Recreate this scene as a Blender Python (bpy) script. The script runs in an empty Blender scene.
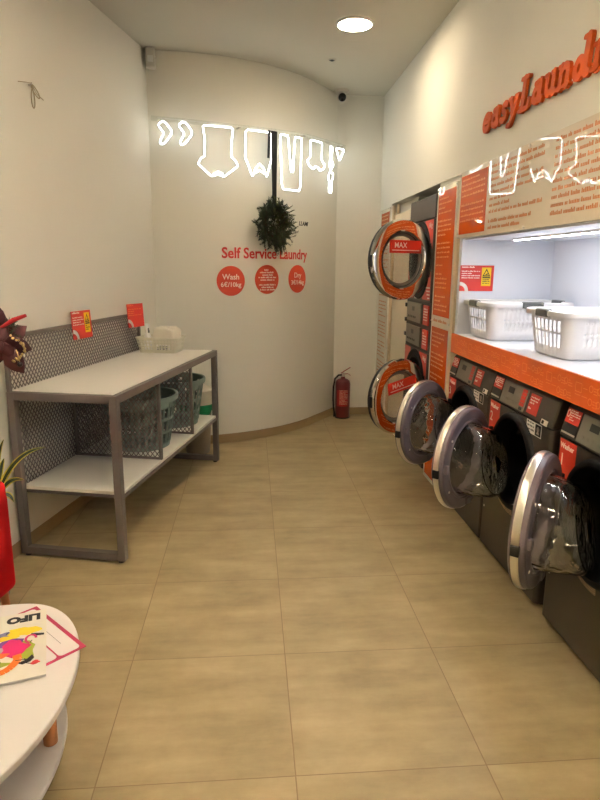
import bpy, bmesh, math, random
from mathutils import Vector, Matrix
random.seed(7)
C = bpy.context.scene.collection
PI = math.pi
def rad(a): return a*PI/180

# ------------------------------------------------------------------ materials
def lin(c):
    c = c/255.0
    return c/12.92 if c <= .04045 else ((c+.055)/1.055)**2.4
def col(r, g, b): return (lin(r), lin(g), lin(b), 1)
def mat(name, rgb, rough=.5, metal=0, coat=0, emit=None, es=0, bump=0, bscale=60, spec=.5, coat_rough=.03):
    m = bpy.data.materials.new(name); m.use_nodes = True
    nt = m.node_tree; b = nt.nodes['Principled BSDF']
    b.inputs['Base Color'].default_value = col(*rgb)
    b.inputs['Roughness'].default_value = rough
    b.inputs['Metallic'].default_value = metal
    b.inputs['Coat Weight'].default_value = coat
    b.inputs['Coat Roughness'].default_value = coat_rough
    b.inputs['Specular IOR Level'].default_value = spec
    if emit:
        b.inputs['Emission Color'].default_value = (*emit, 1)
        b.inputs['Emission Strength'].default_value = es
    if bump:
        tc = nt.nodes.new('ShaderNodeTexCoord'); n = nt.nodes.new('ShaderNodeTexNoise'); bp = nt.nodes.new('ShaderNodeBump')
        n.inputs['Scale'].default_value = bscale; n.inputs['Detail'].default_value = 4
        bp.inputs['Strength'].default_value = bump; bp.inputs['Distance'].default_value = .002
        nt.links.new(tc.outputs['Object'], n.inputs['Vector']); nt.links.new(n.outputs['Fac'], bp.inputs['Height'])
        nt.links.new(bp.outputs['Normal'], b.inputs['Normal'])
    return m
def glass(name, tint=(1, 1, 1), rough=.01, boost=0.0):
    m = bpy.data.materials.new(name); m.use_nodes = True
    nt = m.node_tree; nt.nodes.clear()
    o = nt.nodes.new('ShaderNodeOutputMaterial'); mx = nt.nodes.new('ShaderNodeMixShader')
    t = nt.nodes.new('ShaderNodeBsdfTransparent'); g = nt.nodes.new('ShaderNodeBsdfGlossy'); f = nt.nodes.new('ShaderNodeLayerWeight')
    t.inputs['Color'].default_value = (*tint, 1); g.inputs['Roughness'].default_value = rough
    f.inputs['Blend'].default_value = .5
    pw = nt.nodes.new('ShaderNodeMath'); pw.operation = 'POWER'; pw.inputs[1].default_value = 4.5
    ml = nt.nodes.new('ShaderNodeMath'); ml.operation = 'MULTIPLY_ADD'; ml.inputs[1].default_value = .9; ml.inputs[2].default_value = .04+boost; ml.use_clamp = True
    nt.links.new(f.outputs['Facing'], pw.inputs[0]); nt.links.new(pw.outputs[0], ml.inputs[0]); nt.links.new(ml.outputs[0], mx.inputs[0])
    nt.links.new(t.outputs[0], mx.inputs[1]); nt.links.new(g.outputs[0], mx.inputs[2])
    nt.links.new(mx.outputs[0], o.inputs[0])
    return m

M = {}
M['wall'] = mat('wall_paint', (238, 234, 222), .75, bump=.15, bscale=90, spec=.2)
M['ceiling'] = mat('ceiling_paint', (206, 201, 186), .85, spec=.2)
M['white_lam'] = mat('white_laminate', (236, 232, 222), .35)
M['niche'] = mat('niche_laminate', (232, 232, 238), .4)
M['grey_frame'] = mat('grey_powder_coat', (112, 102, 98), .45, metal=.15)
M['mesh'] = mat('grey_expanded_metal', (128, 118, 114), .45, metal=.2)
M['orange'] = mat('orange_print', (198, 78, 20), .5, coat=.8, coat_rough=.0, spec=.0)
M['cream_gloss'] = mat('cream_acrylic', (238, 226, 206), .5, coat=1.0, coat_rough=.0, spec=0)
M['cream'] = mat('cream_board', (226, 214, 190), .5)
M['cream_frame'] = mat('cream_post', (222, 200, 165), .45)
M['text_cream'] = mat('cream_ink', (238, 160, 104), .5, coat=.8, coat_rough=.01, spec=0)
M['text_orange'] = mat('orange_ink', (220, 146, 100), .5, coat=1.0, coat_rough=.006, spec=0)
M['icon'] = mat('pale_orange_ink', (230, 128, 68), .5)
M['strip_orange'] = mat('orange_fascia', (214, 92, 28), .45)
M['logo'] = mat('orange_sign_foam', (188, 76, 18), .6, spec=.2)
M['red'] = mat('red_sticker', (202, 46, 30), .35)
M['disc'] = mat('orange_red_vinyl', (198, 62, 32), .5)
M['red_txt'] = mat('red_vinyl', (205, 45, 35), .5)
M['white_ink'] = mat('white_ink', (245, 238, 230), .5)
M['black_ink'] = mat('black_ink', (20, 18, 18), .5)
M['yellow'] = mat('yellow_sticker', (236, 200, 20), .4)
M['placard'] = mat('red_placard', (208, 52, 44), .3)
M['body'] = mat('graphite_enamel', (64, 53, 45), .42, metal=.2, coat=.2, coat_rough=.2)
M['body_dark'] = mat('graphite_dark', (36, 31, 28), .5, metal=.1)
M['ctrl'] = mat('silver_grey_panel', (134, 130, 118), .4, metal=.5)
M['black'] = mat('black_plastic', (14, 13, 13), .3)
M['drum'] = mat('dark_drum_steel', (52, 50, 50), .3, metal=.8)
M['gasket'] = mat('dark_rubber', (13, 12, 12), .6, spec=.25)
M['door_plastic'] = mat('mauve_grey_plastic', (112, 100, 105), .35)
M['chrome'] = mat('chrome', (225, 222, 218), .06, metal=1)
M['chrome_soft'] = mat('satin_chrome', (236, 230, 220), .3, metal=1)
M['silver'] = mat('silver_sticker', (200, 190, 180), .3, metal=.3)
M['label_tan'] = mat('tan_label', (196, 160, 138), .5)
def solid_glass(name, tint, ior=1.45):
    m = bpy.data.materials.new(name); m.use_nodes = True; b = m.node_tree.nodes['Principled BSDF']
    b.inputs['Base Color'].default_value = (*tint, 1); b.inputs['Roughness'].default_value = .0
    b.inputs['Transmission Weight'].default_value = 1; b.inputs['IOR'].default_value = ior
    nt = m.node_tree; tc = nt.nodes.new('ShaderNodeTexCoord'); n = nt.nodes.new('ShaderNodeTexNoise'); bp = nt.nodes.new('ShaderNodeBump')
    n.inputs['Scale'].default_value = 22; n.inputs['Detail'].default_value = 1
    bp.inputs['Strength'].default_value = .35; bp.inputs['Distance'].default_value = .012
    nt.links.new(tc.outputs['Object'], n.inputs['Vector']); nt.links.new(n.outputs['Fac'], bp.inputs['Height']); nt.links.new(bp.outputs['Normal'], b.inputs['Normal'])
    return m
M['bowl'] = solid_glass('bowl_glass', (.95, .95, .93))
M['glass'] = glass('door_glass', (.96, .965, .95), .01, .02)
M['glass_outer'] = glass('door_outer_glass', (.93, .92, .9), .02)
M['acrylic'] = glass('clear_acrylic', (.97, .98, .97), .05, .04)
M['neon'] = mat('neon_glow', (255, 255, 255), .5, emit=(.94, 1, .975), es=8.0)
M['lamp'] = mat('lamp_diffuser', (255, 250, 240), .5, emit=(1, .905, .765), es=50)
M['led'] = mat('led_strip_glow', (255, 255, 255), .5, emit=(.86, .92, 1), es=72)
M['white_plastic'] = mat('white_plastic', (236, 234, 230), .35)
M['white_basket'] = mat('white_basket_plastic', (240, 236, 234), .35)
M['clip'] = mat('grey_clip_plastic', (98, 98, 94), .4)
M['green_basket'] = mat('grey_green_plastic', (124, 140, 131), .45)
M['cream_basket'] = mat('cream_basket_plastic', (226, 220, 200), .4)
M['towel'] = mat('cream_cloth', (232, 224, 206), .9, bump=.6, bscale=200)
M['bag'] = mat('green_bag', (10, 130, 75), .35)
M['bin'] = mat('taupe_bin', (134, 122, 108), .45)
M['bin_liner'] = mat('pale_liner', (206, 196, 178), .5)
M['extinguisher'] = mat('dark_red_paint', (104, 18, 26), .3, coat=.5)
M['red_lever'] = mat('red_lever', (160, 30, 34), .4)
M['fabric'] = mat('red_upholstery', (196, 22, 26), .75, bump=.5, bscale=300, spec=.2)
M['wood'] = mat('beech_wood', (186, 122, 74), .45)
M['table_white'] = mat('white_lacquer', (238, 231, 227), .35)
M['leaf'] = mat('dark_green_leaf', (38, 58, 30), .4)
M['leaf_edge'] = mat('yellow_leaf_edge', (206, 190, 70), .45)
M['fir'] = mat('fir_green', (52, 66, 40), .6)
M['fir2'] = mat('olive_green', (84, 92, 42), .6)
M['fir_dark'] = mat('dark_fir', (36, 46, 34), .6)
M['twig'] = mat('brown_twig', (70, 52, 36), .7)
M['ribbon'] = mat('black_ribbon', (22, 22, 24), .45)
M['petal'] = mat('dark_red_petal', (66, 12, 20), .6)
M['berry'] = mat('bright_red_velvet', (176, 24, 34), .6)
M['gold'] = mat('gold_glitter', (205, 180, 120), .3, metal=.6)
M['terracotta'] = mat('grey_pot', (120, 112, 104), .6)
M['pink'] = mat('crimson_print', (190, 42, 86), .4)
M['paper'] = mat('white_paper', (242, 236, 232), .5)
M['magazine'] = mat('magazine_cover', (238, 232, 218), .35)
M['pvc'] = mat('sensor_white', (214, 208, 198), .4)
M['cord'] = mat('beige_cord', (176, 160, 130), .6)
M['lens'] = mat('black_lens', (8, 8, 9), .15)
for n_, c_ in dict(mag_magenta=(214, 24, 112), mag_yellow=(242, 212, 40), mag_orange=(238, 122, 34), mag_green=(164, 178, 48), mag_violet=(104, 60, 140), mag_grey=(176, 168, 166), mag_red=(204, 44, 40), mag_blue=(122, 124, 178)).items():
    M[n_] = mat(n_, c_, .35)

def tile_material():
    m = bpy.data.materials.new('floor_tiles'); m.use_nodes = True
    nt = m.node_tree; N = nt.nodes; L = nt.links; b = N['Principled BSDF']
    tc = N.new('ShaderNodeTexCoord'); sx = N.new('ShaderNodeSeparateXYZ'); L.new(tc.outputs['Object'], sx.inputs[0])
    def m_(op, a, bv=None, c=None):
        n = N.new('ShaderNodeMath'); n.operation = op
        for i, v in enumerate((a, bv, c)):
            if v is None: continue
            if isinstance(v, (int, float)): n.inputs[i].default_value = v
            else: L.new(v, n.inputs[i])
        return n.outputs[0]
    def axis(o, off):
        t = m_('DIVIDE', m_('SUBTRACT', o, off), .6)
        fr = m_('FRACT', t); return m_('ABSOLUTE', m_('SUBTRACT', fr, .5)), m_('FLOOR', t)
    ax, ix = axis(sx.outputs[0], .1219); ay, iy = axis(sx.outputs[1], 1.5589)
    mxx = m_('MAXIMUM', ax, ay)
    gr = N.new('ShaderNodeMapRange'); L.new(mxx, gr.inputs[0])
    gr.inputs[1].default_value = .4958; gr.inputs[2].default_value = .4976
    # brushed cement look: noise stretched across, shifted per tile
    cb = N.new('ShaderNodeCombineXYZ')
    L.new(m_('ADD', m_('MULTIPLY', sx.outputs[0], 1.3), m_('MULTIPLY', ix, 7.3)), cb.inputs[0])
    L.new(m_('ADD', m_('MULTIPLY', sx.outputs[1], 5.5), m_('MULTIPLY', iy, 3.7)), cb.inputs[1])
    n1 = N.new('ShaderNodeTexNoise'); n1.inputs['Scale'].default_value = 1.6; n1.inputs['Detail'].default_value = 7; n1.inputs['Roughness'].default_value = .62
    L.new(cb.outputs[0], n1.inputs['Vector'])
    n2 = N.new('ShaderNodeTexNoise'); n2.inputs['Scale'].default_value = 3.2; n2.inputs['Detail'].default_value = 8; n2.inputs['Roughness'].default_value = .68
    L.new(tc.outputs['Object'], n2.inputs['Vector'])
    blend = m_('ADD', m_('MULTIPLY', n1.outputs['Fac'], .55), m_('MULTIPLY', n2.outputs['Fac'], .45))
    cr = N.new('ShaderNodeValToRGB'); L.new(blend, cr.inputs[0])
    e = cr.color_ramp.elements
    e[0].position = .36; e[0].color = col(142, 125, 90); e[1].position = .64; e[1].color = col(178, 159, 121)
    mid = e.new(.5); mid.color = col(162, 144, 106)
    mix = N.new('ShaderNodeMix'); mix.data_type = 'RGBA'
    L.new(gr.outputs[0], mix.inputs['Factor']); L.new(cr.outputs[0], mix.inputs['A']); mix.inputs['B'].default_value = col(134, 112, 78)
    L.new(mix.outputs['Result'], b.inputs['Base Color'])
    rr = N.new('ShaderNodeMapRange'); L.new(n1.outputs['Fac'], rr.inputs[0]); rr.inputs[3].default_value = .38; rr.inputs[4].default_value = .52
    L.new(rr.outputs[0], b.inputs['Roughness'])
    bp = N.new('ShaderNodeBump'); bp.inputs['Strength'].default_value = .4; bp.inputs['Distance'].default_value = .002; bp.invert = True
    L.new(gr.outputs[0], bp.inputs['Height']); L.new(bp.outputs['Normal'], b.inputs['Normal'])
    return m
M['tiles'] = tile_material()
M['skirting'] = mat('skirting_tile', (158, 134, 96), .5, bump=.1, bscale=20)

# ------------------------------------------------------------------ mesh builder
class MB:
    def __init__(s): s.v = []; s.f = []
    def add(s, vs, fs):
        k = len(s.v); s.v += [tuple(p) for p in vs]; s.f += [tuple(i+k for i in f) for f in fs]; return s
    def box(s, x0, x1, y0, y1, z0, z1):
        return s.add([(x, y, z) for z in (z0, z1) for y in (y0, y1) for x in (x0, x1)],
                     [(0, 2, 3, 1), (4, 5, 7, 6), (0, 1, 5, 4), (2, 6, 7, 3), (0, 4, 6, 2), (1, 3, 7, 5)])
    def bar(s, p, q, w, t, n):
        """a flat bar from p to q, width w across, thickness t along normal n"""
        p, q, n = Vector(p), Vector(q), Vector(n).normalized()
        d = (q-p).normalized(); a = n.cross(d)*w/2; b = n*t/2
        return s.add([p-a-b, p+a-b, p+a+b, p-a+b, q-a-b, q+a-b, q+a+b, q-a+b],
                     [(0, 1, 2, 3), (7, 6, 5, 4), (0, 4, 5, 1), (1, 5, 6, 2), (2, 6, 7, 3), (3, 7, 4, 0)])
    def tube(s, pts, r, seg=8, closed=False):
        P = [Vector(p) for p in pts]; n = len(P)
        rs = r if isinstance(r, (list, tuple)) else [r]*n
        T = []
        for i in range(n):
            a = P[(i-1) % n] if (closed or i > 0) else P[i]; b = P[(i+1) % n] if (closed or i < n-1) else P[i]
            d = (b-a); T.append(d.normalized() if d.length > 1e-9 else Vector((0, 0, 1)))
        up = Vector((0, 0, 1)) if abs(T[0].z) < .9 else Vector((1, 0, 0))
        nrm = (up-T[0]*up.dot(T[0])).normalized(); rings = []
        for i in range(n):
            nrm = nrm-T[i]*nrm.dot(T[i])
            nrm = nrm.normalized() if nrm.length > 1e-6 else T[i].orthogonal().normalized()
            bn = T[i].cross(nrm)
            rings.append([P[i]+(nrm*math.cos(2*PI*k/seg)+bn*math.sin(2*PI*k/seg))*rs[i] for k in range(seg)])
        vs = [v for rg in rings for v in rg]; fs = []
        for i in range(n if closed else n-1):
            j = (i+1) % n
            for k in range(seg):
                l = (k+1) % seg
                fs.append((i*seg+k, i*seg+l, j*seg+l, j*seg+k))
        if not closed:
            fs.append(tuple(range(seg-1, -1, -1))); fs.append(tuple((n-1)*seg+k for k in range(seg)))
        return s.add(vs, fs)
    def lathe(s, prof, seg=32, o=(0, 0, 0), axis='z', mod=None, closed=False):
        """profile of (radius, height); axis z or y; mod may shift (x,y,z)"""
        vs = []; n = len(prof)
        for r, h in prof:
            for k in range(seg):
                a = 2*PI*k/seg
                if axis == 'z': p = (o[0]+r*math.cos(a), o[1]+r*math.sin(a), o[2]+h)
                else: p = (o[0]+r*math.cos(a), o[1]+h, o[2]+r*math.sin(a))
                vs.append(mod(*p) if mod else p)
        fs = []
        for i in range(n if closed else n-1):
            j = (i+1) % n
            for k in range(seg):
                l = (k+1) % seg; fs.append((i*seg+k, i*seg+l, j*seg+l, j*seg+k))
        if not closed:
            if prof[0][0] > 1e-6: fs.append(tuple(range(seg-1, -1, -1))) if s.caps[0] else None
            if prof[-1][0] > 1e-6: fs.append(tuple((n-1)*seg+k for k in range(seg))) if s.caps[1] else None
        return s.add(vs, fs)
    caps = (True, True)
    def prism(s, poly, fn, d0, d1):
        """polygon in (u,v), fn(u,v,w)->xyz, extruded w from d0 to d1"""
        n = len(poly)
        vs = [fn(u, v, d0) for u, v in poly]+[fn(u, v, d1) for u, v in poly]
        fs = [tuple(range(n-1, -1, -1)), tuple(range(n, 2*n))]+[(i, (i+1) % n, n+(i+1) % n, n+i) for i in range(n)]
        return s.add(vs, fs)
    def quad(s, a, b, c, d): return s.add([a, b, c, d], [(0, 1, 2, 3)])
    def build(s, name, m, parent=None, smooth=0, bevel=0, loc=None, rot=None, bseg=2, solid=0):
        me = bpy.data.meshes.new(name); me.from_pydata(s.v, [], s.f)
        bm = bmesh.new(); bm.from_mesh(me); bmesh.ops.recalc_face_normals(bm, faces=bm.faces); bm.to_mesh(me); bm.free()
        ms = m if isinstance(m, (list, tuple)) else [m]
        for x in ms: me.materials.append(M[x])
        if smooth:
            me.polygons.foreach_set('use_smooth', [True]*len(me.polygons))
            me.set_sharp_from_angle(angle=rad(smooth))
        o = bpy.data.objects.new(name, me); C.objects.link(o)
        if parent is not None: o.parent = parent
        if loc is not None: o.location = loc
        if rot is not None: o.rotation_euler = rot
        if solid:
            sm = o.modifiers.new('solid', 'SOLIDIFY'); sm.thickness = solid; sm.offset = 0
        if bevel:
            bv = o.modifiers.new('bevel', 'BEVEL'); bv.width = bevel; bv.segments = bseg; bv.limit_method = 'ANGLE'; bv.angle_limit = rad(40)
        return o
class Open(MB): caps = (False, False)

def tag(o, label, cat, group=None):
    o['label'] = label; o['category'] = cat
    if group: o['group'] = group
    return o
def thing(name, loc, rz, label, cat, group=None):
    o = bpy.data.objects.new(name, None); C.objects.link(o); o.empty_display_size = .05
    o.location = loc; o.rotation_euler = (0, 0, rz)
    return tag(o, label, cat, group)
def structure(o): o['kind'] = 'structure'; return o

def text_shapes(s, size, ext=.0006, align='CENTER', bold=0, shear=0, space=1.0):
    cu = bpy.data.curves.new('t', 'FONT'); cu.body = s; cu.size = size; cu.extrude = ext; cu.align_x = align; cu.align_y = 'CENTER'
    cu.offset = bold; cu.shear = shear; cu.space_character = space; cu.resolution_u = 3
    ob = bpy.data.objects.new('t', cu); C.objects.link(ob)
    dg = bpy.context.evaluated_depsgraph_get(); dg.update()
    me = bpy.data.meshes.new_from_object(ob.evaluated_get(dg))
    v = [tuple(p.co) for p in me.vertices]; f = [tuple(p.vertices) for p in me.polygons]
    bpy.data.objects.remove(ob); bpy.data.curves.remove(cu); bpy.data.meshes.remove(me)
    return v, f
def add_text(mb, s, size, fn, **k):
    v, f = text_shapes(s, size, **k)
    return mb.add([fn(x, y, z) for x, y, z in v], f)

def words(mb, fn, u0, u1, v0, v1, pitch, h, rnd, para=None, bold=None):
    """lines of small letter-like marks between u0..u1, from v1 (top) down to v0; fn(u,v)->quad corner"""
    v = v1; k = 0
    while v-h > v0:
        u = u0; end = u1 if rnd.random() > .25 else u0+(u1-u0)*rnd.uniform(.35, .85)
        while u < end-h:
            for _ in range(rnd.randint(2, 9)):
                w = h*rnd.uniform(.42, .68)
                if u+w > end: break
                hh = h*(rnd.choice((.68, .68, .72, 1.0)))
                mb.quad(fn(u, v-h), fn(u+w, v-h), fn(u+w*.95, v-h+hh), fn(u+w*.05, v-h+hh)); u += w*1.16
            u += h*.55
        k += 1; v -= pitch
        if para and k % para == 0: v -= pitch*.8

# ------------------------------------------------------------------ camera and render settings
cam = bpy.data.cameras.new('camera'); co = bpy.data.objects.new('camera', cam); C.objects.link(co)
pt, yw, rl = .215908, .0807015, .00805758
f_ = Vector((math.sin(yw)*math.cos(pt), math.cos(yw)*math.cos(pt), -math.sin(pt)))
r_ = Vector((math.cos(yw), -math.sin(yw), 0)); u_ = r_.cross(f_)
r2 = math.cos(rl)*r_+math.sin(rl)*u_; u2 = -math.sin(rl)*r_+math.cos(rl)*u_
mw = Matrix((r2, u2, -f_)).transposed().to_4x4(); mw.translation = Vector((0, 0, 1.52052)); co.matrix_world = mw
cam.sensor_fit = 'VERTICAL'; cam.sensor_height = 36; cam.lens = 605.9/800*36; cam.clip_start = .05
sc = bpy.context.scene; sc.camera = co
sc.view_settings.view_transform = 'Standard'; sc.view_settings.look = 'None'; sc.view_settings.gamma = 1
sc.view_settings.use_curve_mapping = False; sc.view_settings.exposure = 0.5
w = bpy.data.worlds.new('world'); sc.world = w; w.use_nodes = True
w.node_tree.nodes['Background'].inputs[0].default_value = (.02, .018, .015, 1)

# ------------------------------------------------------------------ room
H = 3.12; XR = 1.285; Y0 = -2.0
CC = Vector((-.68, 6.65)); RW = 1.515; TA = rad(55)
def arc(s, off):
    """point on the bulging wall's plan curve, s = arc length on the wall surface, off = distance in front of it"""
    th = s/RW
    if th < TA: return CC.x+(RW+off)*math.sin(th), CC.y-(RW+off)*math.cos(th)
    e = (CC.x+(RW+off)*math.sin(TA), CC.y-(RW+off)*math.cos(TA)); k = s-RW*TA
    return e[0]+k*math.cos(TA), e[1]+k*math.sin(TA)
LW = lambda y: -.80+.232*(y-5.07)      # left wall face
structure(MB().box(-3.2, 2.4, Y0-.2, 7.2, -.1, 0).build('floor', 'tiles'))
structure(MB().box(-3.2, 2.4, Y0-.2, 7.2, H, H+.1).build('ceiling', 'ceiling'))
pl = [(LW(Y0-.1), Y0-.1), (LW(5.14), 5.14), (LW(5.14)-.2, 5.14), (LW(Y0-.1)-.2, Y0-.1)]
structure(MB().prism(pl, lambda u, v, w: (u, v, w), 0, H).build('wall_left', 'wall'))
SA = -.115; SB = RW*TA+.53
front = [arc(SA+(SB-SA)*i/60, 0) for i in range(61)]
back = [(front[-1][0]-.05, 6.6), (front[0][0]-.3, 6.6), (front[0][0]-.3, front[0][1]+.0)]
structure(MB().prism(front+back, lambda u, v, w: (u, v, w), 0, H).build('wall_back', 'wall', smooth=30))
structure(MB().box(front[-1][0]-.15, 1.5, 6.19, 6.4, 0, H).build('wall_alcove', 'wall'))
structure(MB().box(-2.8, 1.6, Y0-.2, Y0, 0, H).build('wall_front', 'wall'))
# right wall: solid above the machines, piers between the bays
wr = MB()
wr.box(XR, 2.1, Y0-.1, 6.3, 2.085, H)                       # above
wr.box(1.90, 2.1, Y0-.1, 6.3, 0, 2.085)                     # rear of the bays
wr.box(XR, 1.90, 5.68, 6.3, 0, 2.085)                       # far pier
wr.box(1.36, 1.90, 5.05, 5.68, 0, 2.085)                    # recess behind the cream board
wr.box(XR+.012, 1.90, 3.80, 4.27, 0, 2.085)                 # pier behind the orange panel
wr.box(XR+.012, 1.90, 1.2, 3.80, 1.71, 2.085)               # over the niche
wr.box(XR, 1.90, Y0-.1, 1.6, 0, 2.085)                      # near pier
structure(wr.build('wall_right', 'wall'))
# skirtings
sk = MB()
k0, k1 = LW(Y0)+.006, LW(5.12)+.006
sk.prism([(LW(Y0)-.01, Y0), (k0, Y0), (k1, 5.12), (LW(5.12)-.01, 5.12)], lambda u, v, w: (u, v, w), 0, .075)
structure(sk.build('baseboard_left', 'skirting', bevel=.003))
ou = [arc(SA+(SB-SA)*i/60, .012) for i in range(61)]; inn = [arc(SA+(SB-SA)*i/60, -.01) for i in range(61)]
structure(MB().prism(ou+inn[::-1], lambda u, v, w: (u, v, w), 0, .075).build('baseboard_back', 'skirting'))
structure(MB().box(front[-1][0], XR, 6.178, 6.2, 0, .075).build('baseboard_alcove', 'skirting', bevel=.003))
# joints of the skirting tiles are slim grooves
structure(MB().box(XR-.012, XR+.01, 5.98, 6.18, 0, .075).build('baseboard_right', 'skirting', bevel=.003))

def on_wall(s0, z0, off):
    return lambda x, y, z: (*arc(s0+x, off+z), z0+y)

# ------------------------------------------------------------------ ceiling fittings
def downlight(x, y, label):
    t = thing('ceiling_downlight', (x, y, H), 0, label, 'ceiling light', 'round ceiling downlights')
    MB().lathe([(.128, 0), (.128, -.006), (.118, -.012), (.112, -.012), (.112, 0)], 40, closed=False).build('trim_ring', 'white_plastic', t, 40)
    MB().lathe([(.0005, -.008), (.112, -.008)], 40).build('diffuser', 'lamp', t)
    return t
downlight(.71, 4.47, 'round glowing ceiling downlight above the machines, the only one in view')
for x, y in ((-.50, 2.4), (.1, 1.5), (-.9, .5), (.5, .1), (0, -1.2)):
    downlight(x, y, 'round ceiling downlight behind the viewer, out of the picture')
sn = thing('ceiling_sensor', (.653, 5.21, H), 0, 'tiny dark sensor dot on the ceiling behind the downlight', 'sensor')
MB().lathe([(.022, 0), (.022, -.004), (.012, -.010), (.0005, -.012)], 20).build('sensor_body', 'black', sn, 40)
MB().lathe([(.034, 0), (.034, -.003), (.023, -.005), (.023, 0)], 20).build('sensor_ring', 'ceiling', sn, 40)
cd = thing('dome_camera', (.855, 6.03, H), 0, 'white dome camera with black lens at the ceiling above the alcove', 'security camera')
MB().lathe([(.062, 0), (.062, -.018), (.052, -.026), (.0005, -.026)], 32).build('camera_base', 'pvc', cd, 40)
ball = MB()
ball.lathe([(.0005, .045)]+[(.045*math.sin(rad(a)), .045*math.cos(rad(a))) for a in range(12, 180, 12)]+[(.0005, -.045)], 28)
bl = ball.build('camera_ball', 'pvc', cd, 60, loc=(0, 0, -.062))
MB().lathe([(.036, -.030), (.036, -.040), (.030, -.047), (.0005, -.050)], 28, axis='y').build('camera_lens', 'lens', bl, 50, loc=(0, 0, 0), rot=(rad(12), 0, rad(-4)))
ps = thing('motion_sensor', (*arc(-.06, .03), 3.05), rad(4), 'white box-shaped motion sensor high in the left corner', 'sensor')
MB().box(-.035, .035, -.055, .03, -.07, .07).build('sensor_case', 'pvc', ps, bevel=.012, bseg=3)
MB().box(-.02, .02, -.059, -.052, -.035, .01).build('sensor_window', 'white_plastic', ps, bevel=.003)

# hook with cord loop on the left wall
nx = Vector((math.cos(rad(11.7)), -math.sin(rad(11.7)), 0)); dy = Vector((math.sin(rad(11.7)), math.cos(rad(11.7)), 0))
hp = Vector((LW(3.55), 3.55, 2.44))
hk = thing('cord_loop', hp, 0, 'loose beige cord loop knotted on a hook high on the left wall', 'cord')
def hw(a, o, z): p = dy*a+nx*o; return (p.x, p.y, z)
MB().tube([hw(0, .0, .0), hw(0, .012, 0), hw(0, .02, .004), hw(0, .02, .012)], .003, 6).build('wall_hook', 'silver', hk)
lp = MB()
lp.tube([hw(.004+.022*math.sin(t)*(.6+.4*math.sin(t/2))+.018*t/6.28, .014, -.055+.055*math.cos(t)) for t in [i*2*PI/24 for i in range(24)]], .0028, 6, closed=True)
lp.tube([hw(.01+.035+.04*math.cos(t), .012, -.02+.018*math.sin(t)-.02*math.cos(t)) for t in [i*2*PI/20 for i in range(20)]], .0028, 6, closed=True)
lp.build('cord_rings', 'cord', hk, 60)
MB().tube([hw(-.10, .004, -.01), hw(-.05, .012, .0), hw(0, .018, .008), hw(.05, .014, -.03), hw(.13, .008, -.042)], .0022, 6).build('cord_ends', 'cord', hk, 60)

# ------------------------------------------------------------------ neon sign
ns = thing('neon_sign', (0, 0, 0), 0, 'white neon clothesline of garment outlines along the curved back wall', 'neon sign')
OFF = .07
def npos(s15, z, back=0):
    # s was measured along a curve of radius 1.585
    th = s15/1.585
    if th < TA: return (CC.x+(1.585-back)*math.sin(th), CC.y-(1.585-back)*math.cos(th), z)
    k = s15-1.585*TA; return (CC.x+(1.585-back)*math.sin(TA)+k*math.cos(TA), CC.y-(1.585-back)*math.cos(TA)+k*math.sin(TA), z)
def smooth_poly(P, closed, it=2, k=.18):
    for _ in range(it):
        Q = []; n = len(P)
        for i in range(n if closed else n-1):
            a, b = P[i], P[(i+1) % n]
            Q += [(a[0]*(1-k)+b[0]*k, a[1]*(1-k)+b[1]*k), (a[0]*k+b[0]*(1-k), a[1]*k+b[1]*(1-k))]
        if not closed: Q = [P[0]]+Q+[P[-1]]
        P = Q
    return P
def densify(P, closed, step=.03):
    Q = []; n = len(P)
    for i in range(n if closed else n-1):
        a, b = P[i], P[(i+1) % n]; k = max(1, int(math.hypot(b[0]-a[0], b[1]-a[1])/step))
        Q += [(a[0]+(b[0]-a[0])*j/k, a[1]+(b[1]-a[1])*j/k) for j in range(k)]
    if not closed: Q.append(P[-1])
    return Q
ARROW = [(-.022, 2.577), (.008, 2.605), (.038, 2.597), (.088, 2.53), (.028, 2.449), (-.002, 2.438), (-.014, 2.458), (.024, 2.521)]
NEON = [('neon_arrow', [ARROW], 'first arrow'), ('neon_arrow', [[(a+.155, b+.002) for a, b in ARROW]], None),
 ('neon_shirt', [[(.318, 2.592), (.562, 2.590), (.546, 2.47), (.544, 2.373), (.574, 2.353), (.6, 2.309), (.478, 2.218), (.468, 2.243), (.432, 2.256), (.398, 2.239), (.38, 2.217), (.276, 2.307), (.3, 2.35), (.328, 2.366), (.334, 2.484)], [(.394, 2.222), (.432, 2.238), (.472, 2.223)]], None),
 ('neon_romper', [[(.668, 2.59), (.662, 2.375), (.682, 2.339), (.724, 2.239), (.75, 2.298), (.79, 2.344), (.83, 2.313), (.858, 2.243), (.892, 2.348), (.906, 2.383), (.905, 2.592)], [(.736, 2.262), (.79, 2.291), (.846, 2.268)]], None),
 ('neon_trousers', [[(.996, 2.594), (1.082, 2.595), (1.12, 2.311), (1.144, 2.313), (1.166, 2.597), (1.25, 2.599), (1.234, 2.166), (1.018, 2.164)]], None),
 ('neon_vest', [[(1.372, 2.606), (1.575, 2.613), (1.57, 2.468), (1.632, 2.432), (1.61, 2.396), (1.542, 2.372), (1.512, 2.395), (1.462, 2.398), (1.422, 2.37), (1.356, 2.396), (1.326, 2.425), (1.376, 2.465)]], None),
 ('neon_sock', [[(1.736, 2.612), (1.776, 2.606), (1.764, 2.496), (1.802, 2.457), (1.756, 2.405), (1.718, 2.437), (1.732, 2.491)], [(1.706, 2.347), (1.736, 2.392), (1.794, 2.38), (1.796, 2.337), (1.76, 2.302), (1.708, 2.313)], [(1.724, 2.296), (1.72, 2.208), (1.764, 2.205), (1.772, 2.296)]], None),
 ('neon_pennant', [[(1.848, 2.614), (2.018, 2.624), (1.924, 2.51)]], None)]
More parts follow.
